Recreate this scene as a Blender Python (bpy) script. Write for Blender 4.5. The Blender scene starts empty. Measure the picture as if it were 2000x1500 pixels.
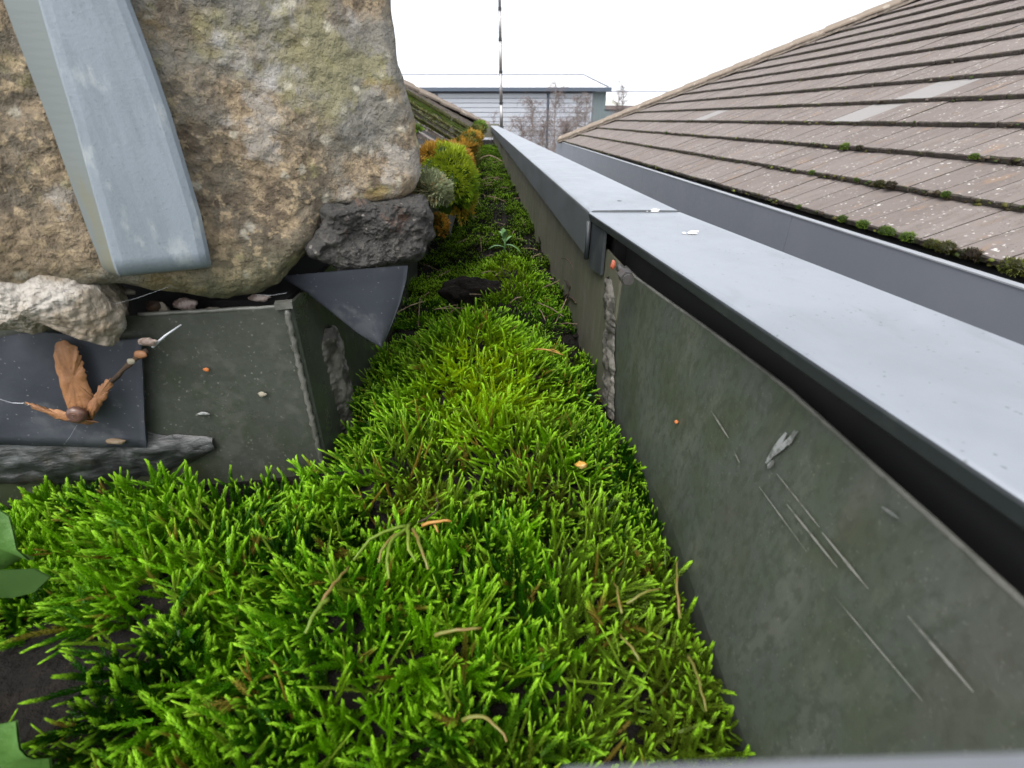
import bpy, math, random
import numpy as np
from mathutils import Vector, Matrix, Euler, noise

random.seed(11)
rng = np.random.default_rng(11)
R = math.radians
sc = bpy.context.scene
col = sc.collection

# ------------------------------------------------------------------ camera, sky, sun, exposure
FPX = 950.0                                   # focal length in pixels of a 2000 px wide frame
PITCH = math.atan(518 / FPX)
cam_d = bpy.data.cameras.new('camera')
cam_d.sensor_width = 36
cam_d.lens = FPX / 2000 * 36
cam_d.clip_start = 0.005
cam_d.clip_end = 2000
cam_d.dof.use_dof = True
cam_d.dof.focus_distance = 0.42
cam_d.dof.aperture_fstop = 17
cam = bpy.data.objects.new('camera', cam_d)
cam.rotation_euler = (R(90) - PITCH, 0, 0)
col.objects.link(cam)
sc.camera = cam

SUN_EL, SUN_AZ = 58.0, 200.0                  # overcast: a weak and very broad sun
w = bpy.data.worlds.new('World')
sc.world = w
w.use_nodes = True
nt = w.node_tree
nt.nodes.clear()
sky = nt.nodes.new('ShaderNodeTexSky')
sky.sky_type = 'NISHITA'
sky.sun_disc = False
sky.sun_elevation = R(SUN_EL)
sky.sun_rotation = R(SUN_AZ)
sky.air_density = 1.0
sky.dust_density = 4.0
tcw = nt.nodes.new('ShaderNodeTexCoord')
sxyz = nt.nodes.new('ShaderNodeSeparateXYZ')
mxz = nt.nodes.new('ShaderNodeMath'); mxz.operation = 'MAXIMUM'; mxz.inputs[1].default_value = 0.22
cxyz = nt.nodes.new('ShaderNodeCombineXYZ')
nrmw = nt.nodes.new('ShaderNodeVectorMath'); nrmw.operation = 'NORMALIZE'
nt.links.new(tcw.outputs['Generated'], sxyz.inputs[0])
nt.links.new(sxyz.outputs[0], cxyz.inputs[0]); nt.links.new(sxyz.outputs[1], cxyz.inputs[1])
nt.links.new(sxyz.outputs[2], mxz.inputs[0]); nt.links.new(mxz.outputs[0], cxyz.inputs[2])
nt.links.new(cxyz.outputs[0], nrmw.inputs[0]); nt.links.new(nrmw.outputs[0], sky.inputs['Vector'])
hsv = nt.nodes.new('ShaderNodeHueSaturation')
hsv.inputs['Saturation'].default_value = 0.22  # cloud cover: nearly colourless
bg = nt.nodes.new('ShaderNodeBackground')
bg.inputs['Strength'].default_value = 0.15
wo = nt.nodes.new('ShaderNodeOutputWorld')
nt.links.new(sky.outputs[0], hsv.inputs['Color'])
nt.links.new(hsv.outputs[0], bg.inputs[0])
nt.links.new(bg.outputs[0], wo.inputs[0])

sd = bpy.data.lights.new('sun', 'SUN')
sd.energy = 0.6
sd.angle = R(35)
sd.color = (1.0, 0.97, 0.93)
sun = bpy.data.objects.new('sun', sd)
az = R(SUN_AZ)
to_sun = Vector((math.sin(az) * math.cos(R(SUN_EL)), math.cos(az) * math.cos(R(SUN_EL)), math.sin(R(SUN_EL))))
sun.rotation_euler = to_sun.to_track_quat('Z', 'Y').to_euler()
col.objects.link(sun)

sc.view_settings.view_transform = 'Standard'
sc.view_settings.look = 'None'
sc.view_settings.exposure = 1.3
sc.view_settings.gamma = 1
sc.view_settings.use_curve_mapping = False
sc.render.engine = 'CYCLES'
sc.cycles.max_bounces = 8
sc.cycles.use_denoising = True

# ------------------------------------------------------------------ helpers
CP, SP = math.cos(PITCH), math.sin(PITCH)


def ray(px, py):
    cx, cy = (px - 1000) / FPX, (750 - py) / FPX
    return Vector((cx, CP + cy * SP, -SP + cy * CP))


def at(px, py, x=None, y=None, z=None):
    """the point on a plane x=, y= or z= that the photograph shows at a pixel"""
    r = ray(px, py)
    k = x / r.x if x is not None else (y / r.y if y is not None else z / r.z)
    return r * k


def on_plane(px, py, p0, n):
    r = ray(px, py)
    return r * (p0.dot(n) / r.dot(n))


def nz(x, y, z, s=1.0, o=3):
    v = Vector((x * s, y * s, z * s))
    a, t, f = 1.0, 0.0, 0.0
    for _ in range(o):
        t += a * noise.noise(v)
        f += a
        a *= 0.5
        v = v * 2.03 + Vector((3.1, 7.7, 1.3))
    return t / f


def tag(o, label=None, cat=None, group=None, kind=None):
    if label: o['label'] = label
    if cat: o['category'] = cat
    if group: o['group'] = group
    if kind: o['kind'] = kind
    return o


def empty(name, loc, label=None, cat=None, group=None):
    o = bpy.data.objects.new(name, None)
    o.empty_display_size = 0.02
    o.location = loc
    col.objects.link(o)
    return tag(o, label, cat, group)


def wloc(o):
    v = Vector((0, 0, 0))
    while o is not None:
        v += o.location
        o = o.parent
    return v


def obj(name, V, F, mat, parent=None, smooth=False, origin=None):
    me = bpy.data.meshes.new(name)
    base = wloc(parent) if parent else Vector((0, 0, 0))
    off = Vector(origin) if origin is not None else base
    me.from_pydata([(v[0] - off[0], v[1] - off[1], v[2] - off[2]) for v in V], [], F)
    me.materials.append(mat)
    if smooth:
        me.polygons.foreach_set('use_smooth', [True] * len(me.polygons))
    me.update()
    o = bpy.data.objects.new(name, me)
    col.objects.link(o)
    if parent: o.parent = parent
    o.location = off - base
    return o


class MB:
    def __init__(s):
        s.V, s.F = [], []

    def add(s, V, F):
        n = len(s.V)
        s.V += [tuple(v) for v in V]
        s.F += [tuple(i + n for i in f) for f in F]

    def box(s, c, size, M=None):
        c = Vector(c)
        V = []
        for i in (-1, 1):
            for j in (-1, 1):
                for k in (-1, 1):
                    v = Vector((i * size[0] / 2, j * size[1] / 2, k * size[2] / 2))
                    if M is not None: v = M @ v
                    V.append(c + v)
        s.add(V, [(0, 1, 3, 2), (4, 6, 7, 5), (0, 4, 5, 1), (2, 3, 7, 6), (0, 2, 6, 4), (1, 5, 7, 3)])

    def tube(s, pts, rad, n=8, cap=True):
        pts = [Vector(p) for p in pts]
        if not hasattr(rad, '__len__'): rad = [rad] * len(pts)
        V, F = [], []
        up = Vector((0.13, 0.21, 0.97))
        for i, p in enumerate(pts):
            t = (pts[min(i + 1, len(pts) - 1)] - pts[max(i - 1, 0)]).normalized()
            if abs(t.dot(up)) > 0.95: up = Vector((0.9, 0.3, 0.1))
            a = t.cross(up).normalized()
            b = t.cross(a)
            for k in range(n):
                q = 2 * math.pi * k / n
                V.append(p + (a * math.cos(q) + b * math.sin(q)) * rad[i])
        for i in range(len(pts) - 1):
            for k in range(n):
                F.append((i * n + k, i * n + (k + 1) % n, (i + 1) * n + (k + 1) % n, (i + 1) * n + k))
        if cap:
            F.append(tuple(range(n))[::-1])
            F.append(tuple(range((len(pts) - 1) * n, len(pts) * n)))
        s.add(V, F)

    def loft(s, rings, closed=True, caps=True):
        """rings: lists of points with one count"""
        n = len(rings[0])
        V = [p for r in rings for p in r]
        F = []
        for i in range(len(rings) - 1):
            for k in range(n if closed else n - 1):
                F.append((i * n + k, i * n + (k + 1) % n, (i + 1) * n + (k + 1) % n, (i + 1) * n + k))
        if closed and caps:
            F.append(tuple(range(n))[::-1])
            F.append(tuple(range((len(rings) - 1) * n, len(rings) * n)))
        s.add(V, F)

    def build(s, name, mat, parent=None, smooth=False, origin=None):
        return obj(name, s.V, s.F, mat, parent, smooth, origin)


# ------------------------------------------------------------------ materials
def new_mat(name):
    m = bpy.data.materials.new(name)
    m.use_nodes = True
    t = m.node_tree
    t.nodes.clear()
    out = t.nodes.new('ShaderNodeOutputMaterial')
    return m, t, out


def node(t, typ, **kw):
    n = t.nodes.new(typ)
    for k, v in kw.items(): setattr(n, k, v)
    return n


def mk(name, base, layers=(), rough=0.6, rough_var=0.0, metal=0.0, spec=0.5, bump=(), scale=1.0, rand=False, stretch=None, island=None):
    """base colour, then layers (kind, scale, lo, hi, colour, amount[, stretch]) laid over it; bump = [(scale, strength, detail)]"""
    m, t, out = new_mat(name)
    L = t.links.new
    b = node(t, 'ShaderNodeBsdfPrincipled')
    L(b.outputs[0], out.inputs[0])
    b.inputs['Metallic'].default_value = metal
    b.inputs['Specular IOR Level'].default_value = spec
    tc = node(t, 'ShaderNodeTexCoord')
    src = tc.outputs['Object']
    oi = node(t, 'ShaderNodeObjectInfo')
    if rand:
        mul = node(t, 'ShaderNodeVectorMath', operation='SCALE')
        mul.inputs[0].default_value = (7.3, 13.1, 5.7)
        L(oi.outputs['Random'], mul.inputs['Scale'])
        ad = node(t, 'ShaderNodeVectorMath', operation='ADD')
        L(src, ad.inputs[0]); L(mul.outputs[0], ad.inputs[1])
        src = ad.outputs[0]

    def coords(st):
        if not st: return src
        mp = node(t, 'ShaderNodeMapping')
        mp.inputs['Scale'].default_value = st
        L(src, mp.inputs[0])
        return mp.outputs[0]

    def tex(kind, s, st=None):
        if kind == 'noise':
            n = node(t, 'ShaderNodeTexNoise')
            n.inputs['Scale'].default_value = s * scale
            n.inputs['Detail'].default_value = 6
            n.inputs['Roughness'].default_value = 0.62
            L(coords(st), n.inputs['Vector'])
            return n.outputs['Fac']
        if kind == 'spots':
            wn = node(t, 'ShaderNodeTexNoise')
            wn.inputs['Scale'].default_value = s * scale * 1.7
            wn.inputs['Detail'].default_value = 3
            L(coords(st), wn.inputs['Vector'])
            mx = node(t, 'ShaderNodeVectorMath', operation='MULTIPLY_ADD')
            mx.inputs[1].default_value = (0.7 / (s * scale),) * 3
            L(wn.outputs['Color'], mx.inputs[0]); L(coords(st), mx.inputs[2])
            n = node(t, 'ShaderNodeTexVoronoi')
            n.inputs['Scale'].default_value = s * scale
            n.inputs['Randomness'].default_value = 1
            L(mx.outputs[0], n.inputs['Vector'])
            return n.outputs['Distance']
    c = node(t, 'ShaderNodeRGB')
    c.outputs[0].default_value = (*base, 1)
    cur = c.outputs[0]
    for ly in layers:
        kind, s, lo, hi, color, amt = ly[:6]
        st = ly[6] if len(ly) > 6 else None
        mr = node(t, 'ShaderNodeMapRange')
        mr.interpolation_type = 'SMOOTHSTEP'
        if kind == 'random':
            L(oi.outputs['Random'], mr.inputs[0])
        elif kind == 'height':
            sp = node(t, 'ShaderNodeSeparateXYZ')
            L(src, sp.inputs[0])
            L(sp.outputs[2], mr.inputs[0])
        elif kind == 'patchspots':      # spots only where a broad noise allows
            n1 = tex('spots', s, st)
            mr1 = node(t, 'ShaderNodeMapRange')
            mr1.inputs[1].default_value = hi; mr1.inputs[2].default_value = lo
            L(n1, mr1.inputs[0])
            n2 = tex('noise', s * 0.22, st)
            mr2 = node(t, 'ShaderNodeMapRange')
            mr2.inputs[1].default_value = 0.45; mr2.inputs[2].default_value = 0.58
            L(n2, mr2.inputs[0])
            mm = node(t, 'ShaderNodeMath', operation='MULTIPLY')
            L(mr1.outputs[0], mm.inputs[0]); L(mr2.outputs[0], mm.inputs[1])
            L(mm.outputs[0], mr.inputs[0])
            lo, hi = 0, 1
        else:
            L(tex(kind, s, st), mr.inputs[0])
        mr.inputs[1].default_value = lo
        mr.inputs[2].default_value = hi
        mr.inputs[3].default_value = 0
        mr.inputs[4].default_value = amt
        mx = node(t, 'ShaderNodeMix', data_type='RGBA')
        L(mr.outputs[0], mx.inputs['Factor'])
        L(cur, mx.inputs['A'])
        mx.inputs['B'].default_value = (*color, 1)
        cur = mx.outputs['Result']
    L(cur, b.inputs['Base Color'])
    if rough_var:
        mr = node(t, 'ShaderNodeMapRange')
        L(tex('noise', 30), mr.inputs[0])
        mr.inputs[1].default_value = .3; mr.inputs[2].default_value = .7
        mr.inputs[3].default_value = rough - rough_var; mr.inputs[4].default_value = rough + rough_var
        L(mr.outputs[0], b.inputs['Roughness'])
    else:
        b.inputs['Roughness'].default_value = rough
    prev = None
    for bb in bump:
        s, st = bb[0], bb[1]
        bn = node(t, 'ShaderNodeBump')
        bn.inputs['Strength'].default_value = 1.0
        bn.inputs['Distance'].default_value = st
        L(tex('noise', s, bb[2] if len(bb) > 2 else None), bn.inputs['Height'])
        if prev: L(prev, bn.inputs['Normal'])
        prev = bn.outputs[0]
    if prev: L(prev, b.inputs['Normal'])
    return m


def moss_mat(name, inst=True, transl=0.35, tip=(0.36, 0.66, 0.035)):
    """tint per shoot, with shade mixed in beside the gutter walls, paler at the growing tip, brown at the old stem"""
    m, t, out = new_mat(name)
    L = t.links.new
    a = node(t, 'ShaderNodeAttribute')
    a.attribute_name = 'tint'
    a.attribute_type = 'INSTANCER' if inst else 'GEOMETRY'
    al = node(t, 'ShaderNodeAttribute')
    al.attribute_name = 'along'
    r = node(t, 'ShaderNodeMapRange'); r.interpolation_type = 'SMOOTHSTEP'
    r.inputs[1].default_value = 0.80; r.inputs[2].default_value = 1.02; r.inputs[4].default_value = 0.8
    L(al.outputs['Fac'], r.inputs[0])
    mx = node(t, 'ShaderNodeMix', data_type='RGBA')
    L(r.outputs[0], mx.inputs['Factor']); L(a.outputs['Color'], mx.inputs['A'])
    mx.inputs['B'].default_value = (*tip, 1)
    r2 = node(t, 'ShaderNodeMapRange')
    r2.inputs[1].default_value = 0.0; r2.inputs[2].default_value = 0.3
    r2.inputs[3].default_value = 0.55; r2.inputs[4].default_value = 0.0
    L(al.outputs['Fac'], r2.inputs[0])
    mx2 = node(t, 'ShaderNodeMix', data_type='RGBA')
    L(r2.outputs[0], mx2.inputs['Factor']); L(mx.outputs['Result'], mx2.inputs['A'])
    mx2.inputs['B'].default_value = (0.06, 0.045, 0.015, 1)
    b = node(t, 'ShaderNodeBsdfPrincipled')
    b.inputs['Roughness'].default_value = 0.38
    b.inputs['Specular IOR Level'].default_value = 0.18
    L(mx2.outputs['Result'], b.inputs['Base Color'])
    tr = node(t, 'ShaderNodeBsdfTranslucent')
    L(mx2.outputs['Result'], tr.inputs['Color'])
    ms = node(t, 'ShaderNodeMixShader')
    ms.inputs[0].default_value = transl
    L(b.outputs[0], ms.inputs[1]); L(tr.outputs[0], ms.inputs[2])
    L(ms.outputs[0], out.inputs[0])
    return m


M = {}
M['capmetal'] = mk('grey_coated_metal', (0.44, 0.468, 0.505), [('noise', 9, .42, .68, (0.36, 0.385, 0.415), .7), ('noise', 50, .56, .68, (0.35, 0.37, 0.39), .5, (1, .35, 1)), ('patchspots', 240, .12, .2, (0.22, 0.23, 0.23), .8), ('noise', 700, .62, .75, (0.55, 0.55, 0.55), .25)],
                   rough=.42, rough_var=.08, metal=.8, bump=[(900, .00004)])
M['caplip'] = mk('shaded_coated_metal', (0.088, 0.098, 0.105), [('noise', 30, .45, .65, (0.06, .068, .07), .7, (1, .3, 1)), ('noise', 300, .62, .7, (0.2, .21, .21), .5)], rough=.45, bump=[(400, .0001)])  # capping metal darkened to paint in the shade on its upright faces
M['capunder'] = mk('dark_and_shaded_metal', (0.032, 0.037, 0.042), [('noise', 40, .5, .7, (0.07, 0.08, 0.08), .6)], rough=.5, bump=[(400, .0001)])  # dark metal of the joint sleeve; on the near capping, painted shade
M['fascia'] = mk('slate_grey_fascia', (0.165, 0.178, 0.208), [('noise', 3, .4, .7, (0.19, 0.20, 0.23), .5), ('noise', 260, .6, .75, (0.25, 0.26, 0.28), .25)],
                 rough=.5, rough_var=.08, bump=[(300, .0001)])
M['fascialip'] = mk('pale_grey_edge', (0.28, 0.295, 0.32), [('noise', 8, .5, .7, (0.33, .34, .36), .5)], rough=.4)
M['gwall'] = mk('algae_stained_metal', (0.060, 0.069, 0.057), [
    ('noise', 24, .42, .64, (0.046, 0.058, 0.034), .7, (1, 1, 1)),
    ('noise', 55, .48, .66, (0.095, 0.10, 0.082), .5, (1, 1, .3)),
    ('noise', 260, .46, .62, (0.038, 0.044, 0.032), .6, (1, 1, .6)),
    ('patchspots', 380, .10, .2, (0.13, 0.135, 0.115), .5),
    ('noise', 10, .56, .66, (0.066, 0.062, 0.050), .4, (1, 1, .4)),
    ('noise', 500, .6, .7, (0.15, 0.15, 0.13), .35),
    ('height', 0, -.165, -.205, (0.022, 0.022, 0.018), .75)], rough=.5, rough_var=.12, bump=[(420, .00012), (30, .0006)])
M['gwallfar'] = mk('weathered_zinc', (0.115, 0.108, 0.083), [
    ('noise', 16, .42, .6, (0.09, 0.095, 0.06), .75, (1, 1, .35)),
    ('noise', 90, .5, .64, (0.16, 0.15, 0.125), .5, (1, 1, .3)),
    ('noise', 500, .62, .7, (0.3, 0.29, 0.26), .35),
    ('height', 0, -.16, -.21, (0.04, 0.04, 0.028), .7)], rough=.55, rough_var=.1, bump=[(420, .00012), (30, .0005)])
M['boxmetal'] = mk('box_end_metal', (0.045, 0.050, 0.042), [
    ('noise', 260, .46, .62, (0.036, 0.040, 0.032), .6), ('patchspots', 300, .12, .22, (0.16, 0.16, 0.14), .7),
    ('noise', 9, .46, .62, (0.028, 0.036, 0.015), .85),
    ('noise', 70, .52, .66, (0.075, 0.078, 0.068), .5),
    ('noise', 500, .62, .7, (0.2, 0.2, 0.18), .35)], rough=.34, rough_var=.1, bump=[(500, .00008), (40, .0004)])
M['weld'] = mk('weld_bead', (0.10, 0.10, 0.088), [('noise', 80, .45, .6, (0.055, 0.058, 0.048), .8)], rough=.45, bump=[(300, .0004)])
M['scratch'] = mk('scratched_bare_metal', (0.20, 0.198, 0.18), [('noise', 150, .45, .62, (0.085, 0.09, 0.075), .9)], rough=.4)
M['splash'] = mk('white_splash', (0.24, 0.25, 0.245), [('noise', 150, .45, .58, (0.085, 0.09, 0.083), .9)], rough=.6)
M['sealant'] = mk('old_grey_sealant', (0.125, 0.118, 0.102), [('noise', 60, .42, .58, (0.03, 0.028, 0.022), .9), ('noise', 200, .6, .7, (0.26, .25, .22), .4), ('height', 0, -.19, -.215, (.02, .02, .015), .8)], rough=.65, bump=[(260, .0008)])
M['bitumen'] = mk('wet_bitumen', (0.017, 0.019, 0.018), [('noise', 60, .50, .64, (0.065, 0.07, 0.07), .7, (.4, 1, 2)), ('noise', 30, .55, .66, (0.05, 0.035, 0.02), .6)], rough=.36, bump=[(110, .0012, (.4, 1, 2)), (500, .0003)])
M['membrane'] = mk('slate_blue_membrane', (0.032, 0.036, 0.047), [('noise', 55, .56, .66, (0.10, 0.105, 0.11), .45), ('spots', 260, .12, .05, (0.25, .25, .25), .6), ('noise', 25, .5, .7, (0.06, 0.066, 0.08), .6), ('noise', 300, .66, .75, (0.16, .17, .18), .5)], rough=.5, rough_var=.08, bump=[(200, .0002)])
M['stone'] = mk('lichen_sandstone', (0.235, 0.178, 0.112), [
    ('noise', 330, .48, .60, (0.075, 0.055, 0.035), .6),
    ('noise', 26, .45, .60, (0.105, 0.090, 0.066), .9),
    ('noise', 75, .49, .60, (0.065, 0.048, 0.032), .75),
    ('noise', 190, .52, .62, (0.35, 0.27, 0.165), .75),
    ('noise', 12, .49, .60, (0.165, 0.160, 0.140), .85), ('noise', 33, .56, .64, (0.30, 0.285, 0.26), .6), ('noise', 40, .58, .66, (0.21, 0.20, 0.09), .6),
    ('noise', 17, .60, .68, (0.34, 0.33, 0.32), .75),
    ('noise', 21, .60, .70, (0.24, 0.15, 0.03), .55), ('noise', 14, .57, .64, (0.19, 0.175, 0.06), .5),
    ('spots', 70, .23, .10, (0.5, 0.47, 0.38), .5),
    ('height', 0, -.045, -.082, (0.07, 0.075, 0.03), .72)], rough=.85, bump=[(500, .0009), (190, .0022), (50, .005)])
M['palestone'] = mk('pale_crusted_stone', (0.25, 0.215, 0.165), [
    ('noise', 60, .46, .6, (0.17, 0.13, 0.08), .75), ('noise', 25, .52, .62, (0.40, 0.38, 0.35), .8),
    ('noise', 200, .52, .66, (0.10, .08, .05), .5), ('height', 0, -.088, -.105, (0.09, 0.10, 0.05), .75)], rough=.85, bump=[(300, .0015), (80, .003)])
M['mortar'] = mk('dark_mortar', (0.036, 0.034, 0.031), [
    ('noise', 130, .5, .63, (0.10, 0.092, 0.08), .6), ('noise', 60, .5, .62, (0.015, .014, .014), .7),
    ('spots', 160, .16, .08, (0.3, 0.27, 0.24), .5), ('noise', 45, .6, .7, (0.14, .07, .04), .5)], rough=.8, bump=[(420, .0015), (130, .003)])
M['strap'] = mk('galvanised_strap', (0.20, 0.235, 0.27), [('noise', 220, .48, .62, (0.15, 0.18, 0.205), .55, (1, 1, .15)), ('noise', 30, .45, .65, (0.16, 0.19, 0.215), .7, (1, 1, .25)), ('noise', 90, .55, .7, (0.36, .385, .385), .5, (1, 1, .5)),
                                                       ('noise', 700, .6, .7, (0.10, .12, .13), .5), ('height', 0, -.048, -.068, (0.12, 0.14, 0.09), .7)], rough=.5, rough_var=.1, bump=[(700, .00015)])
M['strapside'] = mk('weathered_strap_side', (0.125, 0.145, 0.145), [('noise', 18, .48, .60, (0.14, .135, .085), .8, (1, 1, .3)), ('noise', 90, .5, .65, (.13, .15, .14), .6)], rough=.6)
M['soil'] = mk('black_gutter_silt', (0.007, 0.0058, 0.0045), [('noise', 90, .5, .64, (0.014, 0.010, 0.007), .8), ('noise', 300, .6, .7, (0.03, 0.023, 0.017), .5)], rough=.85, spec=.2, bump=[(260, .003), (80, .005)])
M['tile'] = mk('weathered_concrete_tile', (0.142, 0.120, 0.110), [
    ('random', 0, 0, 1, (0.185, 0.160, 0.147), .7),
    ('noise', 7, .45, .62, (0.11, 0.09, 0.08), .6, (4, .7, 1)),
    ('noise', 60, .45, .62, (0.18, 0.145, 0.128), .5, (3, .6, 1)),
    ('noise', 5, .58, .68, (0.25, 0.155, 0.085), .45, (3, 1, 1)),
    ('noise', 300, .55, .7, (0.12, .10, .09), .5),
    ('patchspots', 46, .17, .27, (0.42, 0.40, 0.37), .9), ('patchspots', 23, .10, .19, (0.55, 0.53, 0.50), 1.0), ('patchspots', 80, .2, .3, (0.06, 0.055, 0.05), .6)], rough=.9, rand=True, bump=[(260, .0012), (60, .0015)])
M['paletile'] = mk('replacement_tile_pale', (0.235, 0.225, 0.22), [('noise', 90, .45, .6, (0.22, .21, .20), .7), ('patchspots', 34, .14, .2, (0.2, 0.18, 0.17), 1)], rough=.9, rand=True, bump=[(260, .001)])
M['tileedge'] = mk('dark_tile_edge', (0.062, 0.05, 0.042), [('noise', 45, .45, .6, (0.025, .022, .016), .8), ('noise', 90, .58, .68, (0.24, .21, .18), .8), ('noise', 20, .55, .65, (0.05, .06, .02), .7)], rough=.9, rand=True, bump=[(150, .004)])  # darker mottled tone for tile tails, sides and groove beds
M['hip'] = mk('hip_tile_concrete', (0.20, 0.162, 0.128), [('noise', 30, .45, .6, (0.21, .17, .13), .7), ('noise', 12, .58, .66, (0.42, .38, .32), .6), ('noise', 90, .56, .66, (0.1, .09, .07), .6)], rough=.9, rand=True, bump=[(120, .003)])
M['hipmortar'] = mk('hip_mortar', (0.15, 0.125, 0.10), [('noise', 20, .45, .6, (0.07, .055, .045), .8), ('noise', 60, .58, .68, (0.36, .31, .25), .7)], rough=.9, bump=[(50, .01)])
M['darkboard'] = mk('dark_fill', (0.012, 0.012, 0.012), [('noise', 12, .5, .6, (0.02, .018, .016), .5)], rough=.9)  # near-black for roof decks and for fillers that blacken gaps
M['cladding'] = mk('white_cladding', (0.36, 0.38, 0.42), [('noise', .4, .4, .6, (0.32, .34, .385), .5)], rough=.5)
M['claddark'] = mk('cladding_joint', (0.14, 0.15, 0.18), rough=.7)
M['whroof'] = mk('pale_metal_roof', (0.62, 0.63, 0.64), [('noise', .3, .4, .6, (0.58, .59, .6), .5)], rough=.5)
M['whtrim'] = mk('blue_grey_gutter', (0.055, 0.075, 0.11), [('noise', 1, .4, .6, (0.07, .08, .1), .5)], rough=.5)
M['teal'] = mk('teal_corner_cladding', (0.115, 0.150, 0.160), [('noise', 1.2, .4, .6, (0.14, .165, .175), .6, (3, 3, .3))], rough=.5)
M['brownbeam'] = mk('brown_eaves', (0.13, 0.10, 0.095), [('noise', 1, .4, .6, (0.18, .15, .14), .5)], rough=.6)
M['ylw'] = mk('yellowed_rooflight', (0.55, 0.56, 0.42), rough=.5)
M['bark'] = mk('birch_twigs', (0.15, 0.118, 0.108), [('noise', 3, .45, .6, (0.19, .155, .145), .6)], rough=.9)
M['trunk'] = mk('birch_bark', (0.26, 0.22, 0.20), [('noise', 4, .45, .6, (0.12, .09, .08), .7, (1, 1, 4))], rough=.9)
M['alu'] = mk('mast_aluminium', (0.34, 0.33, 0.33), [('noise', 20, .45, .6, (0.26, .25, .25), .6, (1, 1, .1))], rough=.35, metal=.6)
M['blackplastic'] = mk('black_plastic', (0.015, 0.015, 0.016), rough=.4)
M['ground'] = mk('rough_ground', (0.07, 0.065, 0.05), [('noise', .3, .4, .6, (0.05, .065, .03), .8), ('noise', 4, .5, .6, (.1, .09, .07), .5)], rough=.95)
M['render'] = mk('grey_rendered_wall', (0.27, 0.26, 0.25), [('noise', 1.5, .45, .6, (0.22, .21, .2), .6)], rough=.9)
M['bolt'] = mk('dull_bolt_steel', (0.085, 0.08, 0.077), [('noise', 200, .5, .6, (0.07, .06, .05), .7)], rough=.4, metal=.5, bump=[(500, .0004)])
M['orange'] = mk('orange_plastic', (0.30, 0.075, 0.04), [('noise', 200, .5, .6, (0.35, .08, .04), .7)], rough=.5)
M['rust'] = mk('orange_speck', (0.42, 0.13, 0.03), rough=.7)
M['white'] = mk('white_lime', (0.7, 0.7, 0.68), [('noise', 200, .5, .6, (0.6, .6, .58), .5)], rough=.6, bump=[(400, .0006)])
M['seed'] = mk('dry_samara', (0.27, 0.125, 0.05), [('noise', 140, .45, .6, (0.19, .085, .035), .8, (1, 1, .4)), ('noise', 350, .6, .7, (0.17, .07, .03), .6), ('noise', 60, .6, .7, (.52, .3, .14), .6)], rough=.6, bump=[(300, .0008)])
M['snail'] = mk('snail_shell', (0.085, 0.045, 0.035), [('noise', 160, .5, .6, (0.17, .09, .06), .6, (1, 3, 1))], rough=.3, bump=[(200, .0004)])
M['pink'] = mk('pinkish_husk', (0.15, 0.11, 0.09), [('noise', 200, .45, .58, (0.36, .30, .27), .8)], rough=.6, bump=[(300, .001)])
M['straw'] = mk('straw_bits', (0.14, 0.10, 0.06), [('noise', 100, .5, .6, (0.25, .2, .14), .6)], rough=.8)
M['needle'] = mk('orange_needle', (0.33, 0.17, 0.035), rough=.5)
M['twig'] = mk('dark_twig', (0.035, 0.02, 0.012), [('noise', 90, .5, .6, (0.08, .045, .02), .6)], rough=.8, bump=[(300, .001)])
M['web'] = mk('cobweb_thread', (0.4, 0.42, 0.45), rough=.4)
M['leaf'] = mk('weed_leaf', (0.045, 0.115, 0.018), [('noise', 60, .45, .6, (0.07, .15, .03), .5)], rough=.5, bump=[(120, .001)])
M['leafdark'] = mk('weed_leaf_dark', (0.012, 0.035, 0.003), [('noise', 60, .45, .6, (0.018, .045, .005), .5)], rough=.8, spec=.15)
M['seedling'] = mk('seedling_leaf', (0.09, 0.19, 0.06), [('noise', 150, .45, .6, (0.15, .27, .13), .6)], rough=.45)
M['mstem'] = mk('moss_stem_green', (0.095, 0.155, 0.008), [('noise', 200, .45, .6, (0.15, .20, .02), .7)], rough=.5, bump=[(500, .0006)])
M['yellow'] = mk('yellow_fleck', (0.36, 0.19, 0.02), [('noise', 200, .5, .6, (0.45, .36, .16), .6)], rough=.6)
M['chip'] = mk('pale_chip', (0.24, 0.215, 0.165), [('noise', 200, .5, .6, (0.3, .27, .2), .6)], rough=.8, bump=[(300, .001)])
M['moss'] = moss_mat('moss_shoots')
M['mossgeo'] = moss_mat('cushion_moss', inst=False, transl=.25, tip=(0.36, 0.5, 0.16))
M['mossgrey'] = moss_mat('hoary_moss', inst=False, transl=.2, tip=(0.5, 0.55, 0.38))
M['mossgold'] = moss_mat('golden_moss', inst=False, transl=.3, tip=(0.42, 0.25, 0.045))

# ------------------------------------------------------------------ layout of the gutter (metres, camera at 0,0,0)
GS = -0.051                                     # the gutter runs along (GS, 1)


def wall_r(y, z=-0.2):
    """inner face of the right upstand; bows outwards near the camera at the top"""
    bot = np.interp(y, [-.3, .05, .09, .2, .334, .65, 2.45], [.075, .082, .0845, .089, .080, .070, -.022])
    if y > 2.45: bot = -.022 + GS * (y - 2.45)
    top = np.interp(y, [-.3, .0, .056, .10, .17, .24, .325, .38, .65, 2.45], [.118, .116, .113, .112, .109, .098, .083, .080, .071, -.022])
    if y > 2.45: top = -.022 + GS * (y - 2.45)
    k = min(max((z + .2) / .105, 0), 1)
    return bot * (1 - k) + top * k


def wall_l(y):
    return -.127 + GS * (y - .259)


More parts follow.
